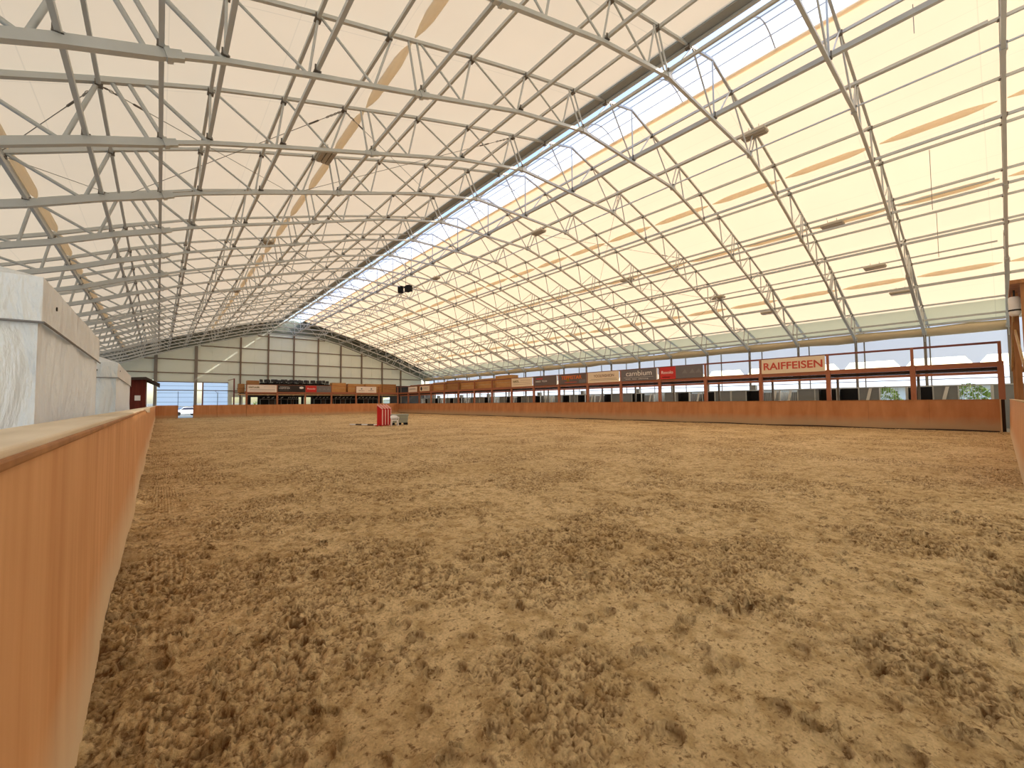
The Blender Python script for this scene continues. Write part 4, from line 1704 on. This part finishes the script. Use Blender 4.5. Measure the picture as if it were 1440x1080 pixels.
# ------------------------------------------------------------------ jump stack, chair and box on the sand
def jump_wing(loc, rz, label):
    t = thing('jump_wing', loc, label, 'jump stand', 'red jump wings standing together on the sand', rz)
    g = MB()
    g.poly([(-0.2, 0, 0.05), (0.2, 0, 0.05), (0.2, 0, 1.27), (0.0, 0, 1.38), (-0.2, 0, 1.6)], (0, 0.06, 0), None)
    recalc(g.build('board', M['red'], t))
    g = MB()
    g.bar((-0.2, -0.012, 1.6), (0.2, -0.012, 1.28), 0.05, 0.11)
    g.build('top_edge', M['pink'], t)
    g = MB()
    g.box((0.15, -0.05, 0.05), (0.23, -0.005, 1.22))
    g.build('upright', M['pink'], t)
    g = MB()
    for xx in (-0.22, 0.16):
        g.box((xx - 0.04, -0.28, 0.0), (xx + 0.04, 0.34, 0.06))
    g.build('foot', M['red'], t)


for i in range(4):
    jump_wing((12.72 + 0.32 * i, 30.35 + 0.22 * i, -0.01), -0.15, 'red jump wing with pale top edge in the stack, %s' % (
        ('leftmost', 'second from the left', 'third from the left', 'rightmost, behind the white chair')[i]))
t = thing('jump_pole', (11.5, 33.2, 0.05), 'pale and brown jump pole lying on the sand left of the red wings', 'pole')
for i in range(5):
    g = MB()
    v = Vector((1.35, -2.6, 0)) / 5
    g.tube([tuple(v * i), tuple(v * (i + 1))], 0.055, 10)
    g.build('painted_section', M['white'] if i % 2 == 0 else M['stall_dark'], t)


def plastic_chair(loc, rz, label):
    t = thing('plastic_chair', loc, label, 'chair', None, rz)
    g = MB()
    g.box((-0.22, -0.22, 0.40), (0.22, 0.22, 0.435))
    bevel(g.build('seat', M['white'], t), 0.015)
    for sx, sy in ((-1, -1), (1, -1), (-1, 1), (1, 1)):
        g = MB()
        g.tube([(sx * 0.21, sy * 0.2, 0.41), (sx * 0.26, sy * 0.26, 0)], [0.032, 0.022], 6)
        g.build('leg', M['white'], t)
    g = MB()
    vs, fs = [], []
    for i in range(13):
        a = math.pi * (i / 12)
        x, y = 0.25 * math.cos(a), 0.10 + 0.17 * math.sin(a)
        top = 0.62 + 0.2 * math.sin(a) ** 0.7
        vs += [(x, y, 0.44 + 0.08 * (1 - math.sin(a))), (x * 1.08, y + 0.05, top), (x * 1.15, y + 0.06, top), (x * 1.08, y + 0.02, 0.46 + 0.08 * (1 - math.sin(a)))]
    for i in range(12):
        for j in range(4):
            if i % 2 == 1 and j == 0 and 2 < i < 10:
                pass
            fs.append((i * 4 + j, i * 4 + 4 + j, i * 4 + 4 + (j + 1) % 4, i * 4 + (j + 1) % 4))
    g.add(vs, fs, True)
    g.build('backrest', M['white'], t)
    for s in (-1, 1):
        g = MB()
        g.tube([(s * 0.23, -0.2, 0.40), (s * 0.28, -0.22, 0.60), (s * 0.29, -0.15, 0.645), (s * 0.28, 0.12, 0.65)], [0.02, 0.025, 0.03, 0.03], 6)
        g.build('armrest', M['white'], t)


plastic_chair((13.5, 29.5, -0.02), -0.25, 'white plastic garden chair in front of the red jump wings')
t = thing('storage_bin', (14.62, 31.1, -0.02), 'grey-green storage box on a black base right of the white chair', 'box', None, -0.35)
g = MB()
vs = [(-0.62, -0.35, 0.16), (0.62, -0.35, 0.16), (0.62, 0.35, 0.16), (-0.62, 0.35, 0.16), (-0.68, -0.4, 0.72), (0.68, -0.4, 0.72), (0.68, 0.4, 0.72), (-0.68, 0.4, 0.72)]
g.add(vs, [(0, 3, 2, 1), (4, 5, 6, 7), (0, 1, 5, 4), (1, 2, 6, 5), (2, 3, 7, 6), (3, 0, 4, 7)])
bevel(g.build('tub', M['grey_box'], t), 0.03)
g = MB()
g.box((-0.71, -0.43, 0.72), (0.71, 0.43, 0.84))
bevel(g.build('lid', M['grey_box'], t), 0.03)
g = MB()
for xx in (-0.5, 0, 0.5):
    g.box((xx - 0.14, -0.33, 0), (xx + 0.14, 0.33, 0.17))
g.build('pallet_foot', M['black'], t)
g = MB()
g.box((-0.66, -0.41, 0.44), (0.66, -0.36, 0.48))
g.build('rib', M['stall'], t)

# ------------------------------------------------------------------ outside
g = MB()
g.box((60, -30, 0), (75, 140, 2.9))
g.poly([(59, -30, 2.9), (76, -30, 2.9), (67.5, -30, 5.1)], (0, 170, 0), None)
recalc(tag(g.build('farm_building', M['white_wall']), 'long white low building outside beyond the right side', 'building'))
for i, (x, y, r, h) in enumerate(((-6, 84, 2.6, 3.2), (-10, 92, 3.4, 5), (15, 88, 2.2, 2.6), (44.6, 1.5, 1.3, 2.7), (46.0, 6.2, 1.1, 2.6), (50, 12, 1.3, 1.8))):
    t = thing('shrub', (x, y, -0.12), 'green shrub outside, %s' % ('beyond the far left opening', 'behind the shrub at the far left opening',
              'behind the far end windows', 'behind the bars of the stable box at the right border', 'behind the bars of the second stable box from the right', 'behind the third stable box from the right')[i], 'shrub', None)
    g = MB()
    rs = np.random.RandomState(i + 4)
    for _ in range(700):
        d = rs.normal(size=3)
        d /= np.linalg.norm(d)
        rr = r * rs.uniform(0.6, 1.0)
        c = Vector((d[0] * rr, d[1] * rr, h * 0.55 + d[2] * h * 0.5))
        e1 = Vector(rs.normal(size=3)).normalized() * 0.16
        e2 = e1.cross(Vector(rs.normal(size=3)).normalized())
        g.add([c - e1, c + e2 * 0.5, c + e1, c - e2 * 0.5], [(0, 1, 2, 3)])
    g.build('foliage', M['green'], t)
    g = MB()
    for j in range(5):
        a = j * 1.3
        g.tube([(0, 0, 0), (math.cos(a) * r * 0.5, math.sin(a) * r * 0.5, h * 0.6)], [0.07, 0.02], 5)
    g.build('stem', M['timber'], t)

# car outside, seen through the gap of the far board
t = thing('car', (3.6, 92.0, -0.12), 'white car parked outside, seen through the gap in the far board', 'car', None, 0.35)
g = MB()
prof_c = [(-2.1, 0.3), (-2.1, 0.75), (-1.9, 0.9), (-1.2, 0.98), (-0.6, 1.42), (0.7, 1.46), (1.4, 1.0), (2.05, 0.9), (2.15, 0.6), (2.1, 0.3)]
g.poly([(x, -0.85, z) for x, z in prof_c], (0, 1.7, 0), None)
bevel(recalc(g.build('body', M['carpaint'], t)), 0.06)
g = MB()
g.poly([(-1.08, -0.87, 1.0), (-0.55, -0.87, 1.36), (0.65, -0.87, 1.4), (1.2, -0.87, 1.02)], (0, 1.74, 0), None)
g.poly([(-1.25, -0.72, 0.98), (-0.62, -0.72, 1.42), (-0.6, -0.72, 1.38), (-1.2, -0.72, 0.95)], (0, 1.44, 0), None)
recalc(g.build('window', M['carglass'], t))
for x, y in ((-1.35, -0.87), (1.35, -0.87), (-1.35, 0.67), (1.35, 0.67)):
    g = MB()
    g.tube([(x, y, 0.32), (x, y + 0.2, 0.32)], 0.32, 16)
    g.build('wheel', M['black'], t)
g = MB()
g.box((-2.13, -0.8, 0.3), (-2.08, 0.8, 0.5))
g.build('bumper', M['dark'], t)
for a, b, lab in ((-3.0, 3.75, 'grey container outside left of the parked car'), (4.3, 16.0, 'grey container outside right of the parked car')):
    t = thing('yard_container', (a, 99.0, -0.12), lab, 'container')
    g = MB()
    g.box((0, 0, 0), (b - a, 2.4, 2.1))
    g.build('shell', M['duct'], t)
    g = MB()
    for i in range(int((b - a) / 0.3)):
        g.box((0.1 + i * 0.3, -0.04, 0.1), (0.2 + i * 0.3, 0, 2.0))
    g.build('ribs', M['stall'], t)['kind'] = 'stuff'
